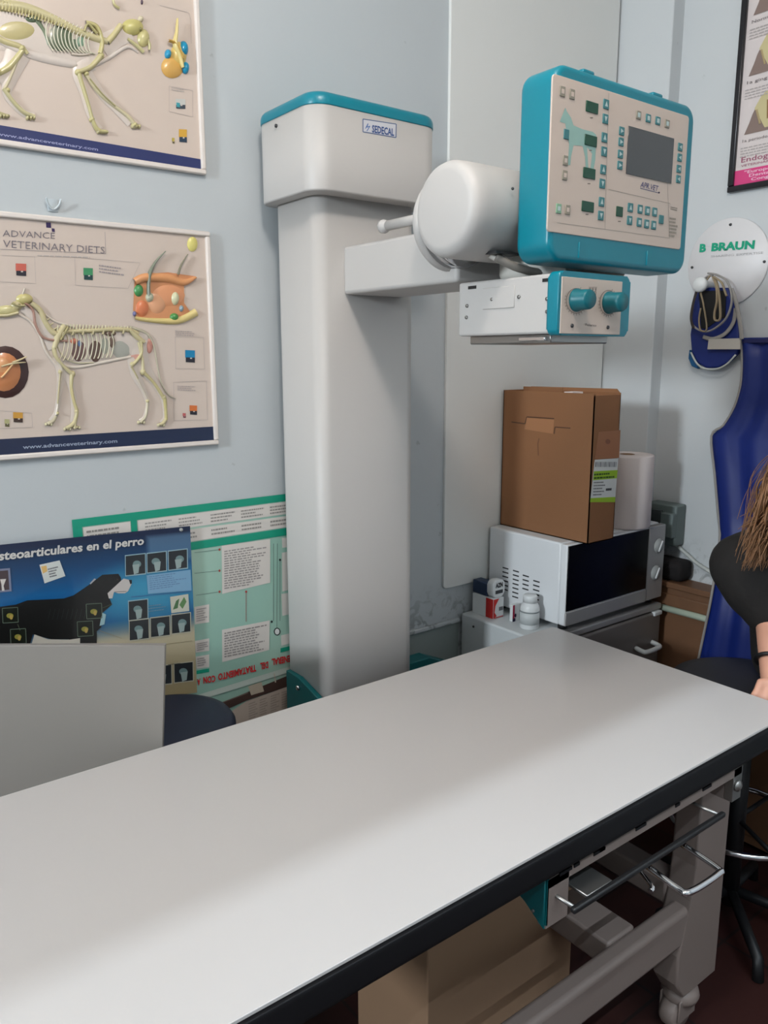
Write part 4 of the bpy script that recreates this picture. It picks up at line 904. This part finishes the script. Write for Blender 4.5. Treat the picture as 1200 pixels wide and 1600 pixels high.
A.lines_of_text((735, 560), (855, 552), (733, 598), 2, (50, 80, 30), .5, seed=80); A.lines_of_text((733, 606), (800, 603), (728, 690), 5, (110, 110, 112), .4, seed=81); A.lines_of_text((800, 640), (848, 636), (798, 662), 1, (60, 60, 64), .6, seed=82)
A.poly([(760, 335), (880, 325), (872, 478), (738, 484)], (156, 106, 74), h=.0001); A.disc(810, 388, 14, 14, (128, 84, 62))
A.build('shipping_label', cb)
# paper roll
RCx, RCy = 2.055, 1.462
rl = thing('paper_roll', (RCx, RCy, MZ1), 'white paper towel roll standing on the microwave beside the cardboard box', 'paper roll')
MB().lathe([(.022, 0), (.078, 0), (.080, .003), (.080, .217), (.077, .221), (.024, .221), (.022, .218), (.022, 0)], (RCx, RCy, MZ1), (0, 0, 1), M_PAPER, 56).build('paper', rl)
MB().lathe([(.018, 0), (.022, 0), (.022, .2215), (.018, .2215), (.018, 0)], (RCx, RCy, MZ1), (0, 0, 1), M_TAN, 32).build('core', rl)
# things on the fridge beside the microwave
mc = thing('medicine_carton', (1.65, 1.63, FZ), 'red and white medicine carton on the left end of the fridge', 'box')
b = MB().box(1.632, 1.676, 1.600, 1.690, FZ, FZ+.062, M_BOTTLE, .001, 1); b.build('carton', mc)
A = Art(lambda y, z: Vector((1.6315, y, z)), (-1, 0, 0)); A.rect(1.6005, FZ+.001, 1.631, FZ+.061, (196, 36, 32)); A.build('red_end', mc)
A = Art(lambda x, z: Vector((x, 1.5995, z)), (0, -1, 0)); A.poly([(1.632, FZ+.061), (1.655, FZ+.061), (1.64, FZ+.04), (1.637, FZ+.02), (1.646, FZ+.008), (1.632, FZ+.001)], (200, 40, 36)); A.rect(1.655, FZ+.022, 1.672, FZ+.034, (110, 110, 114)); A.line((1.636, FZ+.003), (1.674, FZ+.003), .003, (200, 60, 56)); A.build('printed_front', mc)
bc = thing('spray_refill', (1.655, 1.65, FZ+.062), 'navy and white small pack lying on top of the red medicine carton', 'box')
MB().box(1.636, 1.672, 1.632, 1.695, FZ+.062, FZ+.104, M_NAVC, .004, 2).build('pack', bc)
b = MB().prism([(x, 1.606, z) for x, z in rrect(1.636, 1.684, FZ+.0625, FZ+.116, .014, 5)], (0, .026, 0), M_BOTTLE, .003, 2, smooth_side=True); cpp = b.build('end_piece', bc)
A = Art(lambda x, z: Vector((x, 1.6055, z)), (0, -1, 0)); A.text('AZN', (1.645, FZ+.094), (1.675, FZ+.094), (1.645, FZ+.107), (20, 20, 24), bold=.05); A.rect(1.645, FZ+.074, 1.676, FZ+.085, (52, 54, 58)); A.build('printed_mark', cpp)
bt = thing('pill_bottle', (1.668, 1.475, FZ), 'white plastic pill bottle standing on the fridge in front of the microwave vents', 'bottle')
MB().lathe([(0, 0), (.026, 0), (.028, .003), (.028, .062), (.024, .072), (.019, .076), (.019, .080)], (1.664, 1.485, FZ), (0, 0, 1), M_BOTTLE, 36).build('bottle', bt)
MB().lathe([(.0205, .078), (.0205, .096), (.018, .099), (0, .099)], (1.664, 1.485, FZ), (0, 0, 1), M_BOTTLE, 36).build('cap', bt)
b = MB(); b.lathe([(.0283, .015), (.0285, .015), (.0285, .055), (.0283, .055)], (1.664, 1.485, FZ), (0, 0, 1), mat('bottle_label', (200, 204, 204), .5), 36); lab = b.build('label', bt)
b = MB(); b.lathe([(.0286, .050), (.02875, .050), (.02875, .054), (.0286, .054)], (1.664, 1.485, FZ), (0, 0, 1), mat('label_print', (140, 146, 148), .5), 36); b.build('label_stripe', lab)
sm = thing('small_red_box', (1.675, 1.56, FZ), 'tiny crimson and white box between the pill bottle and the red medicine carton', 'box')
MB().box(1.660, 1.690, 1.548, 1.560, FZ, FZ+.052, M_BOTTLE, .001, 1).build('box', sm)
A = Art(lambda x, z: Vector((x, 1.5475, z)), (0, -1, 0)); A.rect(1.660, FZ+.010, 1.668, FZ+.051, (170, 30, 70)); A.rect(1.660, FZ+.0, 1.672, FZ+.010, (30, 24, 60)); A.disc(1.672, FZ+.018, .004, .006, (40, 30, 60)); A.build('printed_front', sm)

# ================================================================== RIGHT WALL
# junction box and cables
P = onx(1045, 818, XB)
jb = thing('junction_box', (XB, 1.46, .90), 'grey wall socket box with smoked cover, on the wall behind the microwave', 'socket box')
MB().box(XB-.055, XB, 1.40, 1.51, .895, 1.03, M_SOCK, .006, 2).build('housing', jb)
MB().box(XB-.062, XB-.054, 1.45, 1.505, .915, 1.01, M_SOCKW, .002, 1).build('cover', jb)
MB().box(XB-.075, XB-.05, 1.40, 1.445, .925, 1.005, M_SOCK, .004, 2).build('plug', jb)
tag(MB().tube(spline([(XB-.03, 1.435, .905), (XB-.014, 1.425, .895), (XB-.010, 1.38, .868), (XB-.010, 1.33, .840), (XB-.012, 1.20, .80), (XB-.012, 1.12, .79)], 6), .006, M_CABLE, 10).build('power_cable'), 'white cable sagging along the right wall from the socket box', 'cable')
tag(MB().tube(spline([(XB-.05, 1.425, .92), (XB-.062, 1.455, .89), (XB-.066, 1.484, .85), (XB-.074, 1.490, .80), (XB-.09, 1.502, .74)], 6), .005, M_SOCK, 10).build('power_cable'), 'dark grey cable hanging down from the plug in the socket box', 'cable')
# wooden cabinet
wc = thing('wood_cabinet', (2.26, 1.2, 0), 'low brown wooden cabinet against the right wall, beside the fridge', 'cabinet')
MB().box(2.225, XB-.001, .75, 1.480, .02, .765, M_WOOD, .002, 1).build('body', wc)
MB().box(2.215, XB-.001, .74, 1.480, .765, .785, M_WOOD, .004, 2).build('top', wc)
for y0 in (.76, 1.0, 1.24): MB().box(2.219, 2.226, y0+.004, y0+.232, .05, .745, M_WOOD, .003, 2).build('door', wc)
tag(MB().tube([(2.205, 1.43, .70), (2.205, 1.28, .702), (2.205, .9, .70)], .0105, M_PIPE, 14).build('conduit_pipe'), 'pale green horizontal pipe in front of the brown wooden cabinet', 'pipe')
tag(MB().box(2.222, XB-.003, 1.355, 1.475, .786, .855, M_BAG, .022, 4).build('black_pouch'), 'black soft pouch lying on the wooden cabinet under the socket box', 'pouch')
# framed tooth poster
FYR, FYL, FZB, FZT = .80, 1.335, 1.967, 2.66
fp = thing('framed_poster', (XB, 1.07, FZB), 'black-framed dental poster with tooth pictures and a pink foot band', 'poster')
b = MB(); F = .017
for q in ((FYR, FYL, FZB, FZB+F), (FYR, FYL, FZT-F, FZT), (FYR, FYR+F, FZB+F, FZT-F), (FYL-F, FYL, FZB+F, FZT-F)): b.box(XB-.018, XB-.0005, q[0], q[1], q[2], q[3], M_FRAMEB, .003, 2)
b.build('frame', fp)
SX = XB-.008
mb = MB(); grid = grid_sheet([(SX, FYL-F+.002, FZT-F), (SX, FYR+F-.002, FZT-F), (SX, FYR+F-.002, FZB+F-.002), (SX, FYL-F+.002, FZB+F-.002)], 4, 6, lambda u, v: (214, 204, 202), PRINTG, .004, (-1, 0, 0)); grid.build('sheet', fp)
rm = lambda x, y: onx(x, y, SX-.0008)
A = Art(rm, (-1, 0, 0), PRINTG)
yz = lambda y, z: Vector((SX-.0008, y, z))
A.mp = yz
A.rect(FYL-F, FZB+F-.002, FYR+F, FZB+.058, (214, 62, 126))
A.text('"European Veterinary', (1.290, FZB+.046), (1.08, FZB+.046), (1.290, FZB+.054), (236, 190, 210), bold=.02)
A.text('Dental Society', (1.275, FZB+.035), (1.13, FZB+.035), (1.275, FZB+.043), (236, 190, 210), bold=.02)
A.text('Congress"', (1.268, FZB+.024), (1.17, FZB+.024), (1.268, FZB+.032), (236, 190, 210), bold=.02)
A.text('Endogingivitis', (1.302, FZB+.078), (1.13, FZB+.078), (1.302, FZB+.092), (150, 60, 96), bold=.0)
A.text('VETERINARY DENTISTRY', (1.302, FZB+.066), (1.12, FZB+.066), (1.302, FZB+.072), (170, 110, 130), bold=.01)
for i, z0 in enumerate((2.119, 2.273, 2.429)):
    for j, yc in enumerate((1.235, 1.05, .90)):
        z0 = z0
        A.poly([(yc+.065, z0), (yc+.052, z0+.03), (yc+.045, z0+.05), (yc+.035, z0+.070), (yc-.035, z0+.070), (yc-.05, z0+.04), (yc-.065, z0)], (132, 112, 104))
        A.poly([(yc+.04, z0+.065), (yc+.022, z0+.095), (yc, z0+.108), (yc-.022, z0+.095), (yc-.04, z0+.065), (yc-.01, z0+.008), (yc+.006, z0+.008)], (198, 186, 140))
        A.poly([(yc+.006, z0+.080), (yc-.006, z0+.080), (yc-.002, z0+.03), (yc+.002, z0+.03)], (140, 104, 60)); A.relief([(yc+.034, z0+.06), (yc+.02, z0+.02)], .006, (170, 150, 110), .002, sm=False)
        A.text(('1a periodontal', '2b gingivitis', '3c calculus')[j] if i == 0 else ('1a gingivitis' if i == 1 else 'Normal gum'), (yc+.068, z0-.020), (yc-.03, z0-.020), (yc+.068, z0-.012), (110, 100, 100), bold=0)
        A.lines_of_text((yc+.072, z0-.032), (yc-.06, z0-.032), (yc+.072, z0-.062), 4, (176, 168, 166), .4, seed=90+i*3+j)
A.build('printed_pictures', fp)
# round sign
CYd, CZd, RD = 1.323, 1.771, .127
sg = thing('round_sign', (XB, CYd, CZd-RD), 'white round hanger board with green lettering, on the right wall', 'sign')
MB().lathe([(0, 0), (RD-.003, 0), (RD, .002), (RD, .006), (RD-.002, .008), (0, .008)], (XB, CYd, CZd), (-1, 0, 0), M_DISC, 72).build('disc', sg)
rs = lambda x, y: onx(1020+x/5.333, 320+y/5.333, XB-.0088)
A = Art(rs, (-1, 0, 0))
A.text('B', (388, 392), (442, 389), (394, 330), (0, 158, 122), bold=.05); A.text('BRAUN', (487, 384), (846, 362), (494, 322), (0, 158, 122), bold=.05)
for y in (352,): A.line((388, y), (560, y-9), 3.5, (214, 214, 214))
A.text('SHARING EXPERTISE', (484, 440), (920, 408), (486, 422), (176, 174, 176), bold=-.005)
A.build('printed_lettering', sg)
for x, y in ((648, 165), (328, 522), (930, 474)):
    MB().lathe([(.0042, 0), (.0035, .003), (0, .003)], rs(x, y), (-1, 0, 0), M_SCREW, 10).build('screw', sg)
# hanging knob on the sign
P = onx(1097, 445, XB-.06)
b = MB(); b.lathe([(.010, 0), (.010, .052), (.021, .054), (.022, .066), (.018, .072), (0, .074)], (XB-.008, P.y, P.z), (-1, 0, 0), M_BOTTLE, 24); b.build('hanging_knob', sg)
KP = Vector((XB-.035, P.y, P.z))
# thyroid collar / blue hood hanging from it
bl = thing('lead_collar', (XB-.03, 1.355, 1.46), 'blue lead collar with pale trim hanging from the round sign knob', 'collar')
xf = XB-.035
cl = lambda x, y, X=xf: onx(1020+x/5.333, 320+y/5.333, X)
o_ = [(375, 690), (500, 690), (620, 690), (660, 780), (695, 930), (720, 1120), (700, 1240), (620, 1320), (540, 1362), (440, 1362), (370, 1320), (318, 1230), (330, 1080), (318, 960), (340, 800)]
b = MB().prism([cl(*p) for p in o_], (.022, 0, 0), M_BLUE, .006, 3); b.build('panel', bl)
b = MB().tube(spline([cl(*p, xf-.004) for p in ((318, 1230), (370, 1325), (440, 1366), (540, 1366), (620, 1325), (690, 1250))], 5), .003, M_CABLE, 8); b.build('trim', bl)
o2 = [(300, 1210), (292, 1280), (320, 1345), (370, 1368), (380, 1320), (330, 1250)]
b = MB().prism([cl(*p, xf+.004) for p in o2], (.018, 0, 0), mat('teal_blue_vinyl', (20, 90, 140), .5), .004, 2); b.build('inner_panel', bl)
b = MB().prism([cl(*p, xf-.003) for p in ((380, 720), (500, 715), (610, 715), (600, 940), (540, 960), (440, 1035), (400, 1030), (395, 900))], (.004, 0, 0), M_BLACK, .001, 1); b.build('dark_lining', bl)
b = MB().tube(spline([cl(*p, xf-.008) for p in ((690, 860), (670, 980), (600, 1075), (500, 1118), (420, 1100))], 6), .006, M_PIPING, 10, flat=.5); b.build('trim', bl)
b = MB().prism([cl(*p, xf-.012) for p in ((470, 1118), (735, 1112), (735, 1205), (458, 1205))], (-.004, 0, 0), M_CREAM, .001, 1); b.build('strap', bl)
# leash coil
lc = thing('leash', (XB-.06, 1.38, 1.56), 'coiled tan and brown leash looped over the round sign knob', 'leash')
loops = [([(460, 570), (540, 585), (620, 640), (655, 740), (650, 850), (600, 960), (500, 1040), (420, 1055), (340, 1010), (318, 930), (345, 790), (390, 680), (450, 600), (500, 590)], .0048, M_PIPING, 0),
         ([(480, 590), (440, 640), (400, 720), (420, 820), (450, 1030), (400, 1045), (385, 960), (400, 860)], .0036, M_LEASH, .006),
         ([(500, 600), (530, 680), (535, 800), (515, 900), (520, 960), (560, 950), (560, 830), (545, 700), (520, 610)], .0052, M_LEASH, .010),
         ([(510, 600), (575, 650), (600, 720), (615, 760)], .0045, M_LEASH, .014),
         ([(370, 700), (335, 830), (320, 950), (340, 1030)], .0045, M_LEASHD, .004)]
for p_, r_, m_, dx in loops: MB().tube(spline([cl(*p, xf-.022-dx) for p in p_], 5), r_, m_, 8, flat=.6).build('strap', lc)
# grey tail strap from sign down to apron
MB().tube(spline([cl(*p, xf-.016) for p in ((655, 700), (690, 800), (715, 920), (735, 1050), (740, 1120))], 5), .0065, M_PIPING, 8, flat=.5).build('tail_strap', lc)
# apron
XAp = XB-.022
ap = thing('lead_apron', (XB-.03, 1.2, .5), 'long blue lead apron with grey piping hanging on the right wall', 'apron')
am = lambda x, y: onx(x, y, XAp)
left = [(1160, 528), (1162, 560), (1160, 600), (1150, 635), (1132, 665), (1114, 681), (1119, 740), (1124, 800), (1127, 835), (1122, 880), (1113, 936), (1103, 985), (1093, 1032), (1080, 1095)]
def apx(z): return XAp if z > .95 else (2.186 if z < .82 else 2.186+(XAp-2.186)*(z-.82)/.13)
L = []
for p in left:
    X_ = XAp
    for _ in range(12): X_ = apx(onx(*p, X_).z)
    L.append(onx(*p, X_))
mb = MB(); rows = []; NY = 16
for i, p in enumerate(L):
    row = []
    for k in range(NY+1):
        y = p.y+(1.00-p.y)*k/NY
        fold = .007*math.sin(k*1.25+p.z*2.0)*(1 if k else .3)
        row.append(mb.bm.verts.new((p.x-.006+fold, y, p.z)))
    rows.append(row)
for A_, B_ in zip(rows, rows[1:]):
    for k in range(NY): mb.face([A_[k], A_[k+1], B_[k+1], B_[k]], M_BLUE, True)
ao = mb.build('apron_sheet', ap)
sm_ = ao.modifiers.new('Solidify', 'SOLIDIFY'); sm_.thickness = .006; sm_.offset = 0
MB().tube(spline([p+Vector((-.008, 0, 0)) for p in L], 4), .0042, M_PIPING, 8).build('piping', ap)
MB().box(XAp-.016, XAp-.01, 1.05, L[0].y-.01, 1.535, 1.548, M_BLUED, .002, 1).build('top_binding', ap)

# ================================================================== STOOL AND PERSON AT THE RIGHT
SP = atd(1170, 1078, 2.02)
s2 = thing('padded_stool', (SP.x, SP.y, 0), 'charcoal padded stool behind the right end of the table', 'stool')
SZ = SP.z-.03
MB().lathe([(0, 0), (.17, 0), (.19, .008), (.195, .025), (.188, .045), (.15, .056), (0, .060)], (SP.x, SP.y, SZ), (0, 0, 1), M_SEAT, 48).build('seat', s2)
MB().lathe([(.022, 0), (.022, SZ-.05)], (SP.x, SP.y, .05), (0, 0, 1), M_BLACK, 20).build('post', s2)
MB().tube([(SP.x+.17*math.cos(a), SP.y+.17*math.sin(a), .30) for a in [k*math.pi/16 for k in range(32)]], .008, M_CHROME, 10, closed=True).build('foot_ring', s2)
for k in range(5):
    a = 2*math.pi*k/5+.2; MB().tube([(SP.x, SP.y, .09), (SP.x+.21*math.cos(a), SP.y+.21*math.sin(a), .05), (SP.x+.22*math.cos(a), SP.y+.22*math.sin(a), .0)], .014, M_BLACK).build('foot', s2)
for k in range(3):
    a = 2*math.pi*k/3; MB().tube([(SP.x, SP.y, .30), (SP.x+.17*math.cos(a), SP.y+.17*math.sin(a), .30)], .006, M_BLACK).build('spoke', s2)

def cone_mesh(name, verts, edges, radii, m, parent, vox=.008, smooth=4, root=0):
    """round cones along a skeleton, fused into one continuous surface"""
    mb = MB()
    for i, v in enumerate(verts):
        r = radii[i]; r = r[0]*.8 if isinstance(r, tuple) else r
        mb.lathe([(r*math.sin(a), -r*math.cos(a)) for a in [math.pi*k/8 for k in range(9)]], v, (0, 0, 1), m, 14)
    for a, b_ in edges:
        A_, B_ = Vector(verts[a]), Vector(verts[b_]); d = B_-A_; L_ = d.length
        if L_ < 1e-5: continue
        ra, rb = radii[a], radii[b_]; ra = ra[0]*.8 if isinstance(ra, tuple) else ra; rb = rb[0]*.8 if isinstance(rb, tuple) else rb
        mb.lathe([(ra, 0), ((ra+rb)/2, L_/2), (rb, L_)], A_, d, m, 14)
    o = mb.build(name, parent)
    rm_ = o.modifiers.new('Remesh', 'REMESH'); rm_.mode = 'VOXEL'; rm_.voxel_size = vox; rm_.use_smooth_shade = True
    sm_ = o.modifiers.new('Smooth', 'SMOOTH'); sm_.factor = .6; sm_.iterations = smooth
    return o
D = 1.97
pelvis = atd(1295, 1065, D+.02); pelvis.z = SZ+.15
pe = thing('person', (pelvis.x, pelvis.y, 0), 'seated person with long dark blonde hair and a black short-sleeved shirt, at the right edge', 'person')
chest = atd(1270, 925, D); neckb = atd(1250, 832, D-.02); neck = atd(1258, 790, D-.04); headc = atd(1288, 700, D-.08)
shL = atd(1160, 886, D+.02); elL = atd(1203, 955, D-.02); wrL = atd(1204, 1034, D-.10)
right = Vector((RT.x, RT.y, 0))
shR = neckb+right*.17-Vector((0, 0, .045)); elR = shR+Vector((.03, -.07, -.24)); wrR = elR
hipL = pelvis-right*.085; hipR = pelvis+right*.085
kn = Vector((-.34, -.30, -.02)); knL = hipL+Vector((-.06, -.36, -.22)); knR = hipR+Vector((.04, -.36, -.22))
anL = knL+Vector((.02, .04, -.42)); anR = knR+Vector((.02, .04, -.42)); anL.z = .09; anR.z = .09
wrR = hipR.lerp(knR, .42)+Vector((-.01, 0, .125))
toL = anL+Vector((-.06, -.14, -.05)); toR = anR+Vector((-.04, -.15, -.05))
V = [pelvis, chest-Vector((0, 0, .06)), chest+Vector((0, 0, .06)), neckb, neck, headc-Vector((0, 0, .05)), headc, headc+Vector((0, 0, .055)),
     shL, (shL+elL)/2, elL, wrL, shR, (shR+elR)/2, elR, wrR, hipL, knL, anL, toL, hipR, knR, anR, toR]
E_ = [(0, 1), (1, 2), (2, 3), (3, 4), (4, 5), (5, 6), (6, 7), (2, 8), (8, 9), (9, 10), (10, 11), (2, 12), (12, 13), (13, 14), (14, 15), (0, 16), (16, 17), (17, 18), (18, 19), (0, 20), (20, 21), (21, 22), (22, 23)]
R_ = [.11, .10, .10, .055, .048, .062, .082, .066, .052, .042, .036, .026, .052, .042, .036, .026, .09, .062, .04, .035, .09, .062, .04, .035]
# forearm continues into left hand: palm and fingers
hd = (atd(1206, 1085, D-.18)-wrL).normalized(); sd = hd.cross(Vector((-FW.x, -FW.y, -FW.z))).normalized()
def hand(W0, hd, sd, base, dn):
    """adds palm + 5 fingers rooted at vertex index base"""
    pn = hd.cross(sd).normalized(); 
    if pn.z < 0: pn = -pn
    n0 = len(V); V.append(W0+hd*.045); R_.append((.030, .019)); E_.append((base, n0))
    V.append(W0+hd*.080); R_.append((.028, .016)); E_.append((n0, n0+1))
    for k, (off, ln) in enumerate(((-.030, .070), (-.010, .080), (.010, .076), (.030, .060))):
        a = len(V); o0 = W0+hd*.088+sd*off
        for j, (f, dr) in enumerate(((0, 0), (.4, .006), (.75, .022), (1, .044))):
            V.append(o0+hd*ln*f*.95+sd*off*.25*f-pn*dr); R_.append((.0092-.0007*j)); E_.append((n0+1 if j == 0 else a+j-1, a+j))
    a = len(V); 
    for j, (f, s_) in enumerate(((.03, .030), (.055, .050), (.08, .058))):
        V.append(W0+hd*f-sd*s_*dn-pn*.012*j); R_.append(.0105-.001*j); E_.append((n0 if j == 0 else a+j-1, a+j))
hand(wrL, hd, sd, 11, 1)
hdR = (knR-hipR).normalized(); hand(wrR, hdR, hdR.cross(Vector((0, 0, 1))).normalized(), 15, -1)
body = cone_mesh('body', V, E_, R_, M_SKIN, pe, .0045, 4)
# shirt: slightly larger shell round torso and upper arms
sx = right*.055
SV = [chest-Vector((0, 0, .17)), chest-Vector((0, 0, .06)), chest+Vector((0, 0, .065)), neckb+Vector((0, 0, -.005)), shL+Vector((0, 0, .005)), (shL+elL)/2, shL+(elL-shL)*.98, shR, (shR+elR)/2]
SE = [(0, 1), (1, 2), (2, 3), (2, 4), (4, 5), (5, 6), (2, 7), (7, 8), (9, 10), (11, 12), (9, 11), (10, 12), (9, 4), (11, 7), (3, 4), (3, 7)]
SV += [chest+Vector((0, 0, .06))-sx, chest-Vector((0, 0, .17))-sx, chest+Vector((0, 0, .06))+sx, chest-Vector((0, 0, .17))+sx]
cone_mesh('shirt', SV, SE, [.10, .11, .11, .062, .082, .078, .064, .066, .060, .105, .08, .105, .10], M_SHIRT, pe, .010, 8)
TV = [pelvis+Vector((0, 0, .03)), hipL, (hipL+knL)/2, knL, (knL+anL)/2, anL+Vector((0, 0, .03)), hipR, (hipR+knR)/2, knR, (knR+anR)/2, anR+Vector((0, 0, .03))]
cone_mesh('trousers', TV, [(0, 1), (1, 2), (2, 3), (3, 4), (4, 5), (0, 6), (6, 7), (7, 8), (8, 9), (9, 10)], [.13, .105, .09, .075, .06, .052, .105, .09, .075, .06, .052], M_TROUS, pe, .012, 8)
for an, to in ((anL, toL), (anR, toR)):
    cone_mesh('shoe', [an+Vector((0, .03, -.045)), (an+to)/2+Vector((0, 0, -.02)), to+Vector((0, -.02, 0))], [(0, 1), (1, 2)], [.042, .044, .036], M_BLACK, pe, .008, 4)
# face, looking towards the table (left and slightly to the camera)
fd = Vector((-.75, -.62, -.25)).normalized(); fs = fd.cross(Vector((0, 0, 1))).normalized(); fu = fs.cross(fd).normalized()
HC_ = headc+Vector((0, 0, .01))
b = MB(); b.lathe([(0, 0), (.007, .004), (.011, .016), (.007, .028), (0, .030)], HC_+fd*.078-fu*.035, fu, M_SKIN, 12); b.build('nose', pe)
M_EYE = mat('eye_white', (230, 228, 224), .3); M_IRIS = mat('iris_brown', (60, 40, 28), .3); M_LIP = mat('lips', (170, 92, 84), .5)
for s_ in (-1, 1):
    c = HC_+fd*.070+fs*s_*.031+fu*.006
    ey = MB().lathe([(0, -.012), (.008, -.008), (.012, 0), (.008, .008), (0, .011)], c, fd, M_EYE, 14).build('eye', pe)
    MB().lathe([(.0055, 0), (.004, .002), (0, .0025)], c+fd*.0098, fd, M_IRIS, 12).build('iris', ey)
    MB().tube([c+fu*.016-fs*.014+fd*.006, c+fu*.021+fd*.010, c+fu*.017+fs*.014+fd*.006], .0028, M_HAIR, 6).build('eyebrow', pe)
    MB().lathe([(0, 0), (.014, .002), (.017, .010), (.012, .016), (0, .012)], HC_+fs*s_*.078-fu*.01, fs*s_, M_SKIN, 14).build('ear', pe)
MB().tube([HC_+fd*.077-fu*.055-fs*.022, HC_+fd*.083-fu*.053, HC_+fd*.077-fu*.055+fs*.022], .0048, M_LIP, 8).build('mouth', pe)
# bracelet
wd = (wrL-elL).normalized(); u_ = wd.cross(Vector((0, 0, 1))).normalized(); v_ = wd.cross(u_); wc_ = wrL-wd*.004
(MB().tube([wc_+(u_*math.cos(a)+v_*math.sin(a))*.032 for a in [k*math.pi/14 for k in range(28)]], .006, M_BLACK, 8, closed=True, flat=.8).build('bracelet', pe))
# hair: many tapered locks
hb = MB(); rr = random.Random(5)
for i in range(1000):
    th = rr.uniform(0, 2*math.pi); el = rr.uniform(.05, 1.45)
    n = (fs*math.cos(th)+fd*math.sin(th))*math.cos(el)+Vector((0, 0, 1))*math.sin(el)
    if n.dot(fd) > .30 and el < 1.15: continue
    p = HC_+Vector((n.x*.098, n.y*.098, n.z*.134))-fd*.008
    out = Vector((n.x, n.y, 0)); side = n.dot(-right)
    if n.dot(fd) > 0 and side < .5 and el < 1.15: side = -1
    out = out.normalized() if out.length > .01 else -fd
    if side > -.15:
        tgt = atd(rr.uniform(1156, 1232), rr.uniform(820, 893), D-.12+rr.uniform(-.05, .04))
        mid = atd(rr.uniform(1196, 1235), rr.uniform(740, 800), D-.13+rr.uniform(-.05, .03))
        q = [p, HC_+out*.108+Vector((0, 0, -.01)), mid, (mid+tgt)/2+right*rr.uniform(-.012, .02), tgt]
    else:
        q = [p, HC_+out*.112+Vector((0, 0, -.02)), HC_+out*.12+Vector((0, 0, -.14)), HC_+out*.11+Vector((rr.uniform(-.02, .02), rr.uniform(-.02, .02), -.26))]
    q = spline(q, 4); r0 = rr.uniform(.0016, .0034)
    hb.tube(q, [r0*(1 if k < len(q)*.55 else max(.08, 1-(k/len(q)-.55)*2.1)) for k in range(len(q))], M_HAIR, 4, flat=.7)
for i in range(26):  # loose strands
    tgt = atd(rr.uniform(1148, 1180), rr.uniform(800, 880), D-.12); mid = atd(rr.uniform(1172, 1200), rr.uniform(740, 800), D-.12)
    hb.tube(spline([HC_-right*.1, mid, tgt], 8), .0007, M_HAIR, 4)
hb.lathe([(0, .134), (.045, .126), (.076, .10), (.093, .055), (.096, .0), (.088, -.06)], HC_-fd*.024, (0, 0, 1), M_HAIR, 28)
hb.build('hair', pe)
